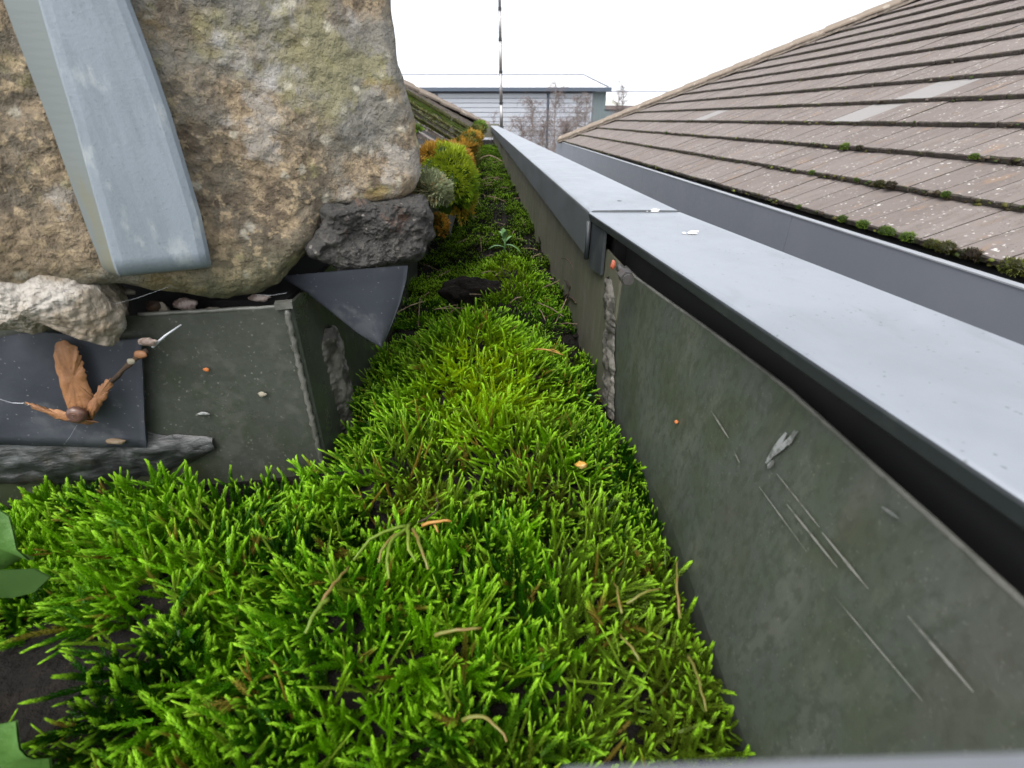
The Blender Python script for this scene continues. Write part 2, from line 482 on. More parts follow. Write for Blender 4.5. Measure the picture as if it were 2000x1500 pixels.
HUMPS = [(-.035, .365, .055, .095, .058), (-.07, .10, .05, .04, .012), (-.16, .16, .05, .04, .012), (.03, .29, .05, .08, .012), (-.055, .15, .12, .07, .016), (-.24, .21, .10, .05, .014),
         (-.008, .62, .045, .09, .050), (.01, .50, .04, .05, .016), (-.03, .9, .05, .09, .018), (-.02, 1.35, .06, .2, .012), (-.075, .235, .05, .03, .012)]


def H(x, y):
    h = -.214
    for cx, cy, rx, ry, a in HUMPS:
        q = ((x - cx) / rx) ** 2 + ((y - cy) / ry) ** 2
        h += a * math.exp(-q * .9)
    h += .017 * nz(x, y, 0, 21, 2) + .004 * nz(x, y, 5, 70, 2)
    if y > .7: h += .010 * nz(x, y, 9, 14, 2)
    return h


# ================================================================== SETTING
def ground_sheet():
    n = 60
    V, F = [], []
    for j in range(n + 1):
        for i in range(n + 1):
            x = -400 + 800 * i / n; y = -200 + 1000 * j / n
            V.append((x, y, -5.6))
    for j in range(n):
        for i in range(n):
            a = j * (n + 1) + i
            F.append((a, a + 1, a + n + 2, a + n + 1))
    tag(obj('ground', V, F, M['ground']), kind='structure')


ground_sheet()

# silt in the gutter floor
V, F = [], []
ys = list(np.arange(-.05, .8, .006)) + list(np.arange(.8, 6.3, .03))
nx = 66
for y in ys:
    xl = -.46 if y < .232 else wall_l(y) - .004
    xr = wall_r(y, -.2) + .004
    for i in range(nx):
        x = xl + (xr - xl) * i / (nx - 1)
        hh = H(x, y) - .006 + .004 * nz(x, y, 2, 120, 2)
        V.append((x, y, min(hh, -.1)))
for j in range(len(ys) - 1):
    if ys[j] < .232 <= ys[j + 1]: pass
    for i in range(nx - 1):
        a = j * nx + i
        F.append((a, a + 1, a + nx + 1, a + nx))
tag(obj('gutter_silt', V, F, M['soil'], smooth=True), 'wet black silt lying along the gutter floor under the moss', 'soil', kind='stuff')

# ================================================================== BOX GUTTER
gut = empty('box_gutter', (0, .2, -.24), 'deep metal box gutter filled with moss, stained green along its upstands', 'gutter')


def wall_strip(name, y0, y1, mat, x_off=0.0, ztop=-.095, zbot=-.24, thick=.002, ny=40, nzv=14, topfn=None):
    mb = MB()
    rings = []
    for j in range(ny + 1):
        y = y0 + (y1 - y0) * j / ny
        ring = []
        zt = topfn(y) if topfn else ztop
        for k in range(nzv + 1):
            z = zbot + (zt - zbot) * k / nzv
            ring.append((wall_r(y, z) + x_off + .0012 * nz(0, y, z, 9, 1), y, z))
        for k in range(nzv, -1, -1):
            z = zbot + (zt - zbot) * k / nzv
            ring.append((wall_r(y, z) + x_off + thick + .0012 * nz(0, y, z, 9, 1), y, z))
        rings.append(ring)
    mb.loft(rings)
    return mb.build(name, mat, gut)


tag(wall_strip('upstand', -.25, .352, M['gwall'], ny=60), 'near green-stained upstand with scratches')
tag(wall_strip('upstand', .354, 6.3, M['gwallfar'], x_off=-.0015, ny=120), 'far buff-grey upstand running into the distance')

# rolled top edge of the near upstand
mb = MB()
mb.tube([(wall_r(y, -.095) + .001 + .0012 * nz(0, y, -.095, 9, 1), y, -.0948) for y in np.linspace(-.2, .352, 40)], .0012, 6)
mb.build('rim', M['weld'], gut, smooth=True)

# left corner box: end face and return
A = Vector((-.124, .2585, 0)); B = Vector((-.50, .19, 0))
dirb = (B - A).normalized(); nb = Vector((dirb.y, -dirb.x, 0))
if nb.y > 0: nb = -nb
mb = MB()
rings = []
for i in range(31):
    p = A + (B - A) * i / 30
    ring = []
    for k in range(12):
        z = -.25 + (.158) * k / 11
        ring.append((p.x + nb.x * .0015 * nz(p.x, z, 1, 20, 1), p.y + nb.y * .0015 * nz(p.x, z, 1, 20, 1), z + (.0015 * nz(p.x, 3, 3, 40) if k == 11 else 0)))
    for k in range(11, -1, -1):
        z = -.25 + (.158) * k / 11
        ring.append((p.x + .001, p.y + .0022, z))
    rings.append(ring)
mb.loft(rings)
tag(mb.build('end_face', M['boxmetal'], gut), 'folded end face under the stone, green algae in its lower left')
mb = MB()
mb.tube([(A.x + (B.x - A.x) * s, A.y + (B.y - A.y) * s + .0006, -.0918 + .0006 * nz(s, 1, 1, 60)) for s in np.linspace(0, .2, 20)], .0013, 6)
mb.build('rim', M['weld'], gut, smooth=True)
mb = MB()
mb2 = MB()
for (y0, y1, m_) in ((.2585, 6.3, mb),):
    rings = []
    for j in range(61):
        y = y0 + (y1 - y0) * (j / 60) ** 2
        x = wall_l(y) + .002
        rings.append([(x, y, -.25), (x + .0008 * nz(y, 0, 0, 30), y, -.17), (x, y, -.092), (x - .002, y, -.092), (x - .002, y, -.25)])
    m_.loft(rings)
mb.build('return_face', M['boxmetal'], gut)
# weld seam with chatter marks down the corner
mb = MB()
npt = 46
path = [Vector((-.1255 + .0004 * math.sin(i * 1.9), .2572, -.093 - .12 * i / npt)) for i in range(npt)]
mb.tube(path, [.0012 + .0005 * (i % 2) + .0004 * random.random() for i in range(npt)], 8)
mb.build('weld_seam', M['weld'], gut, smooth=True)
mb = MB()
mb.box((-.1265, .2580, -.0905), (.009, .006, .0035), Matrix.Rotation(.3, 3, 'Z'))
mb.build('corner_tab', M['weld'], gut)


def lumpy_strip(name, P, width_dir, normal, half, amp, mat, parent, seed=0, nu=90, nv=18, fs=90):
    """a smeared ribbon: P(s) centre line, ragged at its edges, raised by noise"""
    V, F = [], []
    for j in range(nu + 1):
        s = j / nu
        p = P(s)
        hw = half * min(1, .25 + 7 * s) * (1 + .35 * nz(s * 3, seed, 0, 3, 2) + .3 * nz(s, seed, 3, 30, 2))
        for i in range(nv + 1):
            u = -1 + 2 * i / nv
            prof = max(0.0, 1 - abs(u) ** 3)
            q = p + width_dir * (u * hw)
            n_ = .5 + .9 * nz(q.x + seed, q.y, q.z, fs, 3)
            V.append(q + normal * (amp * prof * max(n_, .05) * 1.6 - .0006 * (1 - prof)))
    for j in range(nu):
        for i in range(nv):
            a = j * (nv + 1) + i
            F.append((a, a + 1, a + nv + 2, a + nv + 1))
    return obj(name, V, F, mat, parent, smooth=True)


lumpy_strip('sealant_bead', lambda s: Vector((wall_r(.38 - .046 * s, -.112 - .095 * s) - .001, .383 - .046 * s, -.112 - .095 * s)),
            Vector((0, 1, 0)), Vector((-1, 0, 0)), .0175, .0045, M['sealant'], gut, 3, nu=110, nv=26)
tag(lumpy_strip('sealant_bead', lambda s: Vector((wall_l(.31) + .003, .312 + .012 * s, -.125 - .09 * s)),
                Vector((0, 1, 0)), Vector((1, 0, 0)), .018, .004, M['sealant'], gut, 8, nu=80), 'smeared grey sealant on the shaded left return')
tag(lumpy_strip('bitumen_strip', lambda s: A + (B - A) * (.16 + .84 * s) + nb * .0015 + Vector((0, 0, -.176 - .004 * math.sin(s * 9))),
                Vector((0, 0, 1)), nb, .016, .0034, M['bitumen'], gut, 5, nu=240, nv=26, fs=70), 'crinkled black bitumen strip along the foot of the end face')


# scratches and marks on the near upstand, narrow slivers lying on the metal
def on_wall(px, py):
    r = ray(px, py)
    k = .09 / r.x
    for _ in range(12):
        p = r * k
        k = wall_r(p.y, p.z) / r.x
    return r * k


def sliver(pa, pb, wpx, mat, name='scratch', lift=.0006, seed=0):
    n = 14
    V, F = [], []
    ax, ay = pa; bx, by = pb
    dx, dy = bx - ax, by - ay
    ln = math.hypot(dx, dy)
    for i in range(n + 1):
        s = i / n
        ww = wpx * .5 * (math.sin(math.pi * min(max(s, .04), .96)) ** .5) * (.7 + .5 * nz(s * 5, seed, 0, 2, 2))
        for sgn in (-1, 1):
            p = on_wall(ax + dx * s - dy / ln * ww * sgn, ay + dy * s + dx / ln * ww * sgn)
            V.append((p.x - lift - .001, p.y, p.z))
    for i in range(n):
        F.append((2 * i, 2 * i + 1, 2 * i + 3, 2 * i + 2))
    return obj(name, V, F, mat, gut)


for i, (a, b, w_) in enumerate([((1395, 802), (1430, 856), 5), ((1490, 950), (1585, 1078), 3.5), ((1545, 985), (1645, 1108), 6), ((1615, 1040), (1706, 1150), 7),
                                ((1525, 925), (1610, 1030), 4), ((1640, 1165), (1815, 1370), 4), ((1785, 1203), (1915, 1352), 9), ((1440, 880), (1452, 905), 3)]):
    sliver(a, b, w_, M['scratch'], seed=i)
for i, (a, b, w_) in enumerate([((1505, 905), (1545, 845), 16), ((1520, 890), (1568, 842), 14), ((1550, 870), (1562, 840), 12), ((1508, 915), (1520, 900), 14), ((1735, 990), (1768, 1012), 10)]):
    sliver(a, b, w_, M['splash'], 'splash_mark', .0009, seed=20 + i)


def blob(c, r, mat, name, parent=None, seed=0, amp=.35, sq=(1, 1, 1), n=12, rot=None, fs=None, smooth=True):
    V, F = [], []
    m_ = n * 2
    fs = fs or 1.2
    for j in range(n + 1):
        th = math.pi * j / n
        for i in range(m_):
            ph = 2 * math.pi * i / m_
            d = Vector((math.sin(th) * math.cos(ph), math.sin(th) * math.sin(ph), math.cos(th)))
            k = 1 + amp * nz(d.x + seed * 3.3, d.y, d.z, fs, 3)
            q = Vector((d.x * sq[0], d.y * sq[1], d.z * sq[2])) * (r * k)
            if rot is not None: q = rot @ q
            V.append(Vector(c) + q)
    for j in range(n):
        for i in range(m_):
            F.append((j * m_ + i, (j + 1) * m_ + i, (j + 1) * m_ + (i + 1) % m_, j * m_ + (i + 1) % m_))
    return obj(name, V, F, mat, parent, smooth=smooth, origin=c if parent is None else None)


p = on_wall(1328, 824)
tag(blob(p + Vector((-.002, 0, 0)), .0011, M['rust'], 'rust_fleck', None, 3), 'tiny orange fleck stuck to the near green upstand below the joint', 'fleck')

# bolt, washer and orange plug under the cap joint
g = empty('joint_bolt', at(1222, 535, x=.072), 'dull steel bolt with square nut under the joint of the cappings', 'bolt')
c = Vector(g.location)
mb = MB(); mb.tube([c + Vector((-.001, 0, 0)), c + Vector((-.001, -.010, 0))], .0044, 6)
mb.build('nut', M['bolt'], g)
mb = MB(); mb.tube([c + Vector((-.001, .014, .0)), c + Vector((-.001, -.001, 0))], .0026, 10)
mb.build('shank', M['bolt'], g, smooth=True)
mb = MB(); mb.tube([c + Vector((-.001, -.0115, 0)), c + Vector((-.001, -.0135, 0))], .0034, 12)
mb.build('washer', M['bolt'], g)
p = at(1197, 517, x=.0655)
tag(blob(p, .0015, M['orange'], 'orange_plug', None, 2, amp=.6, sq=(1, .8, 1.9)), 'small orange plastic stub beside the bolt under the capping joint', 'plug')

# ================================================================== CAPPINGS
def cap_loft(name, y0, y1, fr, bk, ztop, profile, mat, parent, n=24):
    """profile(f, b, z) gives ring points (x, dz) for front x f and back x b"""
    mb = MB()
    rings = []
    for j in range(n + 1):
        y = y0 + (y1 - y0) * j / n
        f, b = fr(y), bk(y)
        rings.append([(px_, y, ztop + dz) for px_, dz in profile(f, b)])
    mb.loft(rings)
    o = mb.build(name, mat, parent, smooth=False)
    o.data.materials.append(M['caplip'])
    for p in o.data.polygons:            # shade put into the colour of faces not turned upward
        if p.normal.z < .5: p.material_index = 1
    return o


def prof_far(f, b):
    r = .004
    pts = []
    fr = [(f, -.0405), (f, -.020)]
    arc = [(f + r - r * math.cos(a), -r + r * math.sin(a)) for a in np.linspace(0, math.pi / 2, 7)]
    top = [(f + (b - f) * k, .0004) for k in (.35, .7)]
    bk = [(b - .0015, 0), (b, -.0015), (b, -.19), (b - .0018, -.19), (b - .0018, -.0025)]  # back leg made extra deep to keep light out below
    inner = [(f + r + .001, -.0018), (f + .0018, -r - .001), (f + .0018, -.0405)]
    return fr + arc + top + bk + inner


def prof_near(f, b):
    r = .0018
    fr = [(f + .0035, -.0085), (f + .0012, -.0065)]
    arc = [(f + r - r * math.cos(a), -r + r * math.sin(a)) for a in np.linspace(0, math.pi / 2, 6)]
    top = [(f + (b - f) * k, -.0002) for k in (.35, .7)]
    bk = [(b - .0015, 0), (b, -.0015), (b, -.19), (b - .0018, -.19), (b - .0018, -.0025)]  # deep back leg again blocks light from behind
    inner = [(f + r + .001, -.0018), (f + .0025, -.005), (f + .005, -.009)]
    return fr + arc + top + bk + inner


ffar = lambda y: .0675 - .0535 * (y - .447)
bfar = lambda y: .1445 - .0535 * (y - .465)
fnear = lambda y: .067 - .117 * (y - .44)
bnear = lambda y: .1445 - .131 * (y - .465)
cap2 = empty('metal_capping', (.1, 2, -.07), 'long grey metal capping with deep front lip running to the distance', 'capping', 'grey metal cappings on the gutter upstand')
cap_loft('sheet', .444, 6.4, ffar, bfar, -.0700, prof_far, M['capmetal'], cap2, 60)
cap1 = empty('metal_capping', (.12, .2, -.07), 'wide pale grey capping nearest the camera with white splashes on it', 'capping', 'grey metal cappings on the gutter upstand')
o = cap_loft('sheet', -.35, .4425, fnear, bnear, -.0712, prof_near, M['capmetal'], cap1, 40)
o.data.materials[1] = M['capunder']  # near lip darker still, its shade painted into the colour
# dark filler added inside the near capping to blacken the gap under its edge
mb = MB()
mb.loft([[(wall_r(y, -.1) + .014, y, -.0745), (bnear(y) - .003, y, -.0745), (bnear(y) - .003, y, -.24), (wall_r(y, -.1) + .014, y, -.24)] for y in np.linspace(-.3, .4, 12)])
mb.build('dark_filler', M['darkboard'], cap1)
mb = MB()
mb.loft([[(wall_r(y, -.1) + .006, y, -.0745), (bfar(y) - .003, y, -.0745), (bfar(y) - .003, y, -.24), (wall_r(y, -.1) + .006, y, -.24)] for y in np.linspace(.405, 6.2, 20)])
mb.build('dark_filler', M['darkboard'], cap2)  # added dark filler, blackens the inside of the far capping
# joint sleeve behind the far capping's end
g = empty('joint_sleeve', (.072, .42, -.09), 'dark metal joint sleeve hanging between the two cappings', 'bracket')
mb = MB()
rings = []
for y in (.405, .4425):
    f = fnear(y) + .0035
    rings.append([(f, y, -.0775), (f, y, -.119 + (.4425 - y) * .08), (f + .0025, y, -.119 + (.4425 - y) * .08), (f + .0025, y, -.0775)])
mb.loft(rings)
mb.build('plate', M['capunder'], g)
mb = MB(); mb.tube([(fnear(.444) + .001, .4432, -.079), (fnear(.444) + .001, .4432, -.112)], .0022, 8)
mb.build('folded_edge', M['capunder'], g, smooth=True)


def rough_disc(c, r, mat, name, parent=None, seed=0, ax=1.0, h=.0006):
    V = [Vector(c) + Vector((0, 0, h * 1.6))]
    n = 26
    for q, hh in ((.6, h * 1.5), (1, 0)):
        for i in range(n):
            a = 2 * math.pi * i / n
            k = r * q * (1 + .35 * nz(math.cos(a) + seed, math.sin(a), 0, 1.6, 2))
            V.append(Vector(c) + Vector((k * math.cos(a), k * math.sin(a) * ax, hh)))
    F = [(0, 1 + i, 1 + (i + 1) % n) for i in range(n)] + [(1 + i, 1 + n + i, 1 + n + (i + 1) % n, 1 + (i + 1) % n) for i in range(n)]
    return obj(name, V, F, mat, parent, smooth=True, origin=c if parent is None else None)


p = at(1210, 392, z=-.0694)
tag(rough_disc(p, .0022, M['blackplastic'], 'screw_hole', cap2, 1, 1.1, .00005), 'open screw hole')
for (px_, py_, r_, lab) in ((1278, 413, .0052, 'smaller white bird lime splash just past the capping joint'),
                            (1352, 456, .0045, 'raised white bird lime dropping furthest right on near capping')):
    p = at(px_, py_, z=-.0710)
    o = empty('bird_dropping', p, lab, 'bird dropping', 'white droppings on the near capping')
    rough_disc(p + Vector((0, 0, .0002)), r_ * .8, M['white'], 'splash', o, px_, .7, .0004)
    blob(p + Vector((.001, 0, .0012)), r_ * .62, M['white'], 'crust', o, px_, amp=.6, sq=(1.25, .6, .3))
    rough_disc(p + Vector((-r_ * 1.25, .0005, .0002)), r_ * .3, M['white'], 'splash', o, px_ + 5, 1, .0004)

# metal strap across the near end, right under the lens
g = empty('flat_strap', (.06, .02, -.066), 'blurred pale grey metal strap crossing the bottom right corner', 'metal strap')
mb = MB()
a = at(1100, 1500, z=-.040); b = at(2120, 1466, z=-.040)
dv = (b - a).normalized(); pv = Vector((dv.y, -dv.x, 0))
ring = lambda p: [p + Vector((0, 0, 0)), p + Vector((0, 0, -.0025)), p + pv * .03 + Vector((0, 0, -.0025)), p + pv * .03]
mb.loft([ring(a), ring(a + (b - a) * .5), ring(b + dv * .03), ring(b + dv * .036 + Vector((0, 0, -.0275)))])
mb.build('bar', mk('dull_strap_metal', (0.12, 0.13, 0.145), [('noise', 40, .45, .6, (.10, .105, .115), .6)], rough=.6), g)

# ================================================================== STONES ON THE LEFT
FP = Vector((-.05, .31, 0)); FN = Vector((.6, -1, 0)).normalized()       # front plane of the masonry


def stone(name, outline, mat, depth, plane=(FP, FN), push=0.0, seed=0, parent=None, nr=54, na=260, p=4.0, amp=.004, fs=22, center=None, edge=.016, fine=.0012, label=None, cat=None, round_back=True, tilt=(0, 0)):
    p0, n = plane
    p0 = p0 + n * push
    P = [on_plane(x, y, p0, n) for x, y in outline]
    # resample the closed outline
    c = on_plane(*center, p0, n) if center else sum(P, Vector()) / len(P)
    U = Vector((0, 0, 1)).cross(n).normalized(); Wv = Vector((0, 0, 1))
    poly = [((q - c).dot(U), (q - c).dot(Wv)) for q in P]

    def radius(a):
        dx, dy = math.cos(a), math.sin(a)
        best = 0
        for i in range(len(poly)):
            x1, y1 = poly[i]; x2, y2 = poly[(i + 1) % len(poly)]
            ex, ey = x2 - x1, y2 - y1
            den = dx * ey - dy * ex
            if abs(den) < 1e-12: continue
            t = (x1 * ey - y1 * ex) / den
            s = (x1 * dy - y1 * dx) / den
            if t > 0 and -1e-6 <= s <= 1 + 1e-6: best = max(best, t)
        return best
    rad = [radius(2 * math.pi * k / na) for k in range(na)]
    sm = [sum(rad[(k + d) % na] for d in (-2, -1, 0, 1, 2)) / 5 for k in range(na)]
    V, F = [], []
    prof = []
    for j in range(nr + 1):           # front: 0..1
        s = j / nr
        prof.append((s, 0))
    nb_ = 26
    for j in range(1, nb_ + 1):
        prof.append((1.0, j / nb_))
    prof.append((.5, 1)); prof.append((.02, 1))
    for (s, d) in prof:
        for k in range(na):
            a = 2 * math.pi * k / na
            r_ = sm[k]
            rr = r_ * s
            din = r_ * (1 - s)
            # rounded edge of radius `edge` where face meets side
            if d == 0:
                e = max(0.0, 1 - din / edge)
                dep = edge * (1 - math.sqrt(max(0, 1 - e * e)))
            else:
                dep = edge + (depth - edge) * d ** 1.3
            u, v = rr * math.cos(a), rr * math.sin(a)
            q = c + U * u + Wv * v - n * dep
            q = q + n * (tilt[0] * u + tilt[1] * v)
            dn = amp * nz(q.x + seed, q.y, q.z, fs, 4) * 1.7 + fine * nz(q.x, q.y + seed, q.z, fs * 9, 3)
            if d == 0 and s < .97:
                q = q + n * dn
            else:
                q = q + (U * math.cos(a) + Wv * math.sin(a)) * dn + n * dn * .5
            V.append(q)
    m_ = len(prof)
    for j in range(m_ - 1):
        for k in range(na):
            F.append((j * na + k, j * na + (k + 1) % na, (j + 1) * na + (k + 1) % na, (j + 1) * na + k))
    F.append(tuple(range((m_ - 1) * na, m_ * na)))
    o = obj(name, V, F, mat, parent, smooth=True, origin=c - n * depth * .5 if parent is None else None)
    return tag(o, label, cat)


stone('verge_stone', [(790, -160), (782, 0), (790, 60), (793, 130), (806, 190), (822, 240), (834, 290), (836, 340), (822, 378), (800, 396), (740, 402), (660, 408),
                      (640, 440), (622, 482), (590, 512), (562, 534), (545, 560), (500, 585), (440, 592), (380, 585), (320, 572), (230, 560), (140, 575), (0, 590), (-160, 600), (-250, 300), (-200, -160)],
      M['stone'], .20, seed=1, nr=120, na=420, amp=.0045, fs=20, center=(420, 250), edge=.013, fine=.0011,
      label='large lichen-blotched brown stone block behind the galvanised strap', cat='stone')
stone('loose_stone', [(-90, 540), (40, 560), (100, 556), (150, 566), (186, 560), (214, 590), (226, 612), (232, 655), (228, 692), (205, 690), (176, 676), (146, 664), (118, 640), (80, 650), (50, 668), (0, 664), (-90, 668)],
      M['palestone'], .06, push=.006, seed=4, nr=70, amp=.0055, fs=55, center=(40, 612), edge=.012, label='pale crusty stone wedged under the big block, far left', cat='stone')
stone('mortar_lump', [(640, 408), (700, 398), (780, 392), (845, 392), (862, 420), (858, 450), (848, 490), (835, 518), (790, 522), (755, 530), (700, 536), (650, 528), (612, 512), (608, 488), (626, 450)],
      M['mortar'], .07, push=.008, seed=9, nr=70, amp=.0055, fs=75, center=(735, 465), edge=.011, fine=.0012,
      label='dark rough mortar lump hanging under the right corner of the stone', cat='mortar lump')

# galvanised strap folded over the stone
g = empty('galvanised_strap', on_plane(300, 500, FP, FN), 'blue-grey galvanised strap bent down over the big stone', 'metal strap')
Ls = [(48, -140), (80, 0), (114, 120), (150, 240), (182, 360), (210, 460), (222, 505)]
Rs = [(200, -140), (250, 0), (292, 110), (330, 220), (360, 320), (390, 420), (405, 490)]
mb = MB(); ms_ = MB()
rings, srings = [], []
nstep = 40


def interp_pts(P, s):
    x = s * (len(P) - 1); i = min(int(x), len(P) - 2); f = x - i
    return P[i][0] * (1 - f) + P[i + 1][0] * f, P[i][1] * (1 - f) + P[i + 1][1] * f


PF = FP + FN * .011
for j in range(nstep + 1):
    s = j / nstep
    l = on_plane(*interp_pts(Ls, s), PF, FN)
    r_ = on_plane(*interp_pts(Rs, s), PF, FN)
    ww = (r_ - l).normalized()
    bw = .0135 - .007 * s
    row = [l - ww * bw - FN * .009, l - ww * .001 - FN * .0012, l + FN * .0006, l + ww * .003 + FN * .0010, r_ - ww * .004 + FN * .001, r_ - ww * .001, r_ + ww * .0006 - FN * .002, r_ + ww * .0004 - FN * .012]
    rings.append(row)
base_l, base_r = rings[-1][3], rings[-1][4]
last = rings[-1]
dn = (Vector(rings[-1][3]) - Vector(rings[-2][3])).normalized()
for a in np.linspace(.06, 1, 26):       # the end curls back under the stone
    ang = a * math.pi / 2
    rr = .010
    off = dn * (rr * math.sin(ang)) - FN * (rr * (1 - math.cos(ang)))
    rings.append([q + off for q in last[:1]] + [q + off for q in last[1:]])
endr = rings[-1]
rings.append([q - FN * .015 for q in endr])
mb.loft(rings, closed=True)
bo = mb.build('band', M['strap'], g)
bo.data.materials.append(M['strapside'])
for p in bo.data.polygons:
    if len(p.vertices) == 4 and p.index % 8 in (0, 7): p.material_index = 1

# slate-blue damp-proof membrane: sheet behind the samara and the curled triangle
g = empty('membrane_sheet', (-.24, .22, -.14), 'flat slate-blue membrane sheet hanging below the pale stone', 'membrane', 'slate-blue membrane pieces')
PM = (A + nb * .006, nb)
V, F = [], []
nx_, ny_ = 30, 12
for j in range(ny_ + 1):
    for i in range(nx_ + 1):
        u, v = i / nx_, j / ny_
        x0 = -120; x1 = 286 - 8 * (1 - v)
        px_ = x0 + (x1 - x0) * u
        top = 655 + 8 * math.sin(u * 9); bot = 872 - 2 * math.sin(u * 5)
        py_ = top + (bot - top) * v
        q = on_plane(px_, py_, *PM) + nb * (.0015 * nz(u * 3, v * 2, 0, 1.5, 2) + .002 * (1 - v))
        V.append(q)
n0 = len(V)
V += [q - nb * .0012 for q in V]
for j in range(ny_):
    for i in range(nx_):
        a = j * (nx_ + 1) + i
        F.append((a, a + 1, a + nx_ + 2, a + nx_ + 1)); F.append((n0 + a, n0 + a + nx_ + 1, n0 + a + nx_ + 2, n0 + a + 1))
for i in range(nx_):
    a = ny_ * (nx_ + 1) + i; F.append((a, a + 1, n0 + a + 1, n0 + a))
for j in range(ny_):
    a = j * (nx_ + 1) + nx_; F.append((a, a + nx_ + 1, n0 + a + nx_ + 1, n0 + a))
obj('sheet', V, F, M['membrane'], g, smooth=True)

g = empty('membrane_flap', at(720, 600, y=.275), 'curled triangular membrane flap poking out under the mortar lump', 'membrane', 'slate-blue membrane pieces')
V, F = [], []
nn = 24
E1 = [(545, 540), (600, 572), (650, 612), (700, 652), (743, 678)]     # lower left edge
E2 = [(797, 519), (793, 548), (782, 590), (766, 632), (746, 679)]     # upper right edge
for j in range(nn + 1):
    s = j / nn
    l = interp_pts(E1, s); r_ = interp_pts(E2, s)
    for i in range(nn + 1):
        u = i / nn
        px_ = l[0] * (1 - u) + r_[0] * u; py_ = l[1] * (1 - u) + r_[1] * u
        yy = .283 - .020 * math.sin(u * math.pi * .5) * (1 - s * .4) + .012 * u
        V.append(at(px_, py_, y=yy))
n0 = len(V)
V += [q + Vector((-.0005, .0013, 0)) for q in V]
for j in range(nn):
    for i in range(nn):
        a = j * (nn + 1) + i
        F.append((a, a + 1, a + nn + 2, a + nn + 1)); F.append((n0 + a, n0 + a + nn + 1, n0 + a + nn + 2, n0 + a + 1))
for j in range(nn):
    a = j * (nn + 1); F.append((a, a + nn + 1, n0 + a + nn + 1, n0 + a))
    a = a + nn; F.append((a, a + nn + 1, n0 + a + nn + 1, n0 + a))
obj('sheet', V, F, M['membrane'], g, smooth=True)

# left building, with a dark block added to blacken the void behind the stones
left = empty('left_building', (-2, 3, -5.6), 'left building with mossy tiled roof ending at the gutter', 'building')
mb = MB()
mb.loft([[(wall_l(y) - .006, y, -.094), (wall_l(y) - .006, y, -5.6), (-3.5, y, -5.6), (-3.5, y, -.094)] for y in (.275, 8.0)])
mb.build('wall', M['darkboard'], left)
mb = MB()
mb.loft([[(-.12, .42, -.095), (-.45, .36, -.095), (-.45, .36, .03), (-.12, .42, -.04)], [(-.17, .6, -.095), (-.5, .6, -.095), (-.5, .6, .03), (-.17, .6, -.04)]])
mb.build('void_backing', M['darkboard'], left)


# ================================================================== TILES
def tile_mesh(name, w, L, th, groove=True, seed=0, clip=None):
    """flat interlocking tile: x across, y up the slope, tail at y=0; false joint groove down the middle; broken, uneven tail"""
    V, F = [], []
    rnd = random.Random(seed)
    g = .0032
    halves = [(0.0026, w / 2 - g), (w / 2 + g, w - .0026)] if groove else [(0.0026, w - .0026)]
    for hi_, (a, b) in enumerate(halves):
        n = 5
        z0 = rnd.uniform(-.001, .001)
        rows = []
        b_t = b
        a_t = a
        if clip:
            b0 = min(b, clip[0]); bt = min(b, clip[1])
            if b0 <= a + .004: continue
            b, b_t = b0, max(bt, a + .002)
        for i in range(n + 1):
            t = i / n
            x0 = a + (b - a) * t; x1 = a_t + (b_t - a_t) * t
            jy = rnd.uniform(-.005, .003)
            jz = rnd.uniform(-.003, .001)
            ch = rnd.uniform(.003, .007)
            rows.append([(x0, jy + .002, -th), (x0, jy, -ch), (x0, jy + ch, z0 + jz * .3), (x1, L * .5 + 0, z0), (x1, L, z0), (x1, L, -th)])
        base = len(V)
        for r_ in rows: V += r_
        for i in range(n):
            for k in range(5):
                q = base + i * 6 + k
                F.append((q, q + 6, q + 7, q + 1))
        F.append(tuple(base + k for k in range(6)))
        F.append(tuple(base + n * 6 + k for k in range(6))[::-1])
    if not clip and groove:          # bed of the groove
        bse = len(V)
        V += [(w / 2 - g - .001, .003, -.004), (w / 2 + g + .001, .003, -.004), (w / 2 + g + .001, L, -.004), (w / 2 - g - .001, L, -.004)]
        F.append((bse, bse + 1, bse + 2, bse + 3))
    me = bpy.data.meshes.new(name)
    me.from_pydata(V, [], F)
    return me, len(F)


def finish_tile(me, top, edge):
    me.materials.append(top); me.materials.append(edge)
    for p in me.polygons:
        if p.normal.y < -.35 or (p.normal.z < -.5) or abs(p.normal.x) > .5 or (len(p.vertices) == 4 and all(me.vertices[v].co.z < -.0035 for v in p.vertices)): p.material_index = 1
    me.update()
    return me


TW, GA, TH, TL = .33, .3075, .024, .355
tiles = [finish_tile(tile_mesh('tile_%d' % s, TW, TL, TH, True, s)[0], M['tile'], M['tileedge']) for s in range(8)]
ptile = finish_tile(tile_mesh('pale_tile', TW, TL, TH, False, 3)[0], M['paletile'], M['tileedge'])

nb_b = empty('neighbouring_building', (3.5, 6, -5.6), 'neighbouring building with grey fascia and weathered brown tiled hipped roof', 'building')
TH_R = R(25)
gdir = Vector((-.05, 1, 0)).normalized(); ndir = Vector((1, .05, 0)).normalized()
up_s = (ndir * math.cos(TH_R) + Vector((0, 0, 1)) * math.sin(TH_R)).normalized()
nrm = (Vector((0, 0, 1)) * math.cos(TH_R) - ndir * math.sin(TH_R)).normalized()
E0 = Vector((1.60, 1.5, -.43))                  # a point of the eaves
A_HIP = 10.2                                    # eaves length from E0 to the hip
HIPK = 1.22 * math.cos(TH_R)                    # hip recedes per metre up the slope
roof = empty('roof', (0, 0, 0)); roof.parent = nb_b; roof.location = Vector((0, 0, 0))
tilt = math.asin((TH + .004) / GA)
count = 0
NROW = 17


def hip_a(b): return A_HIP - HIPK * b


base_nb = Vector(nb_b.location)
P = lambda a, b, h: E0 + gdir * a + up_s * b + nrm * h


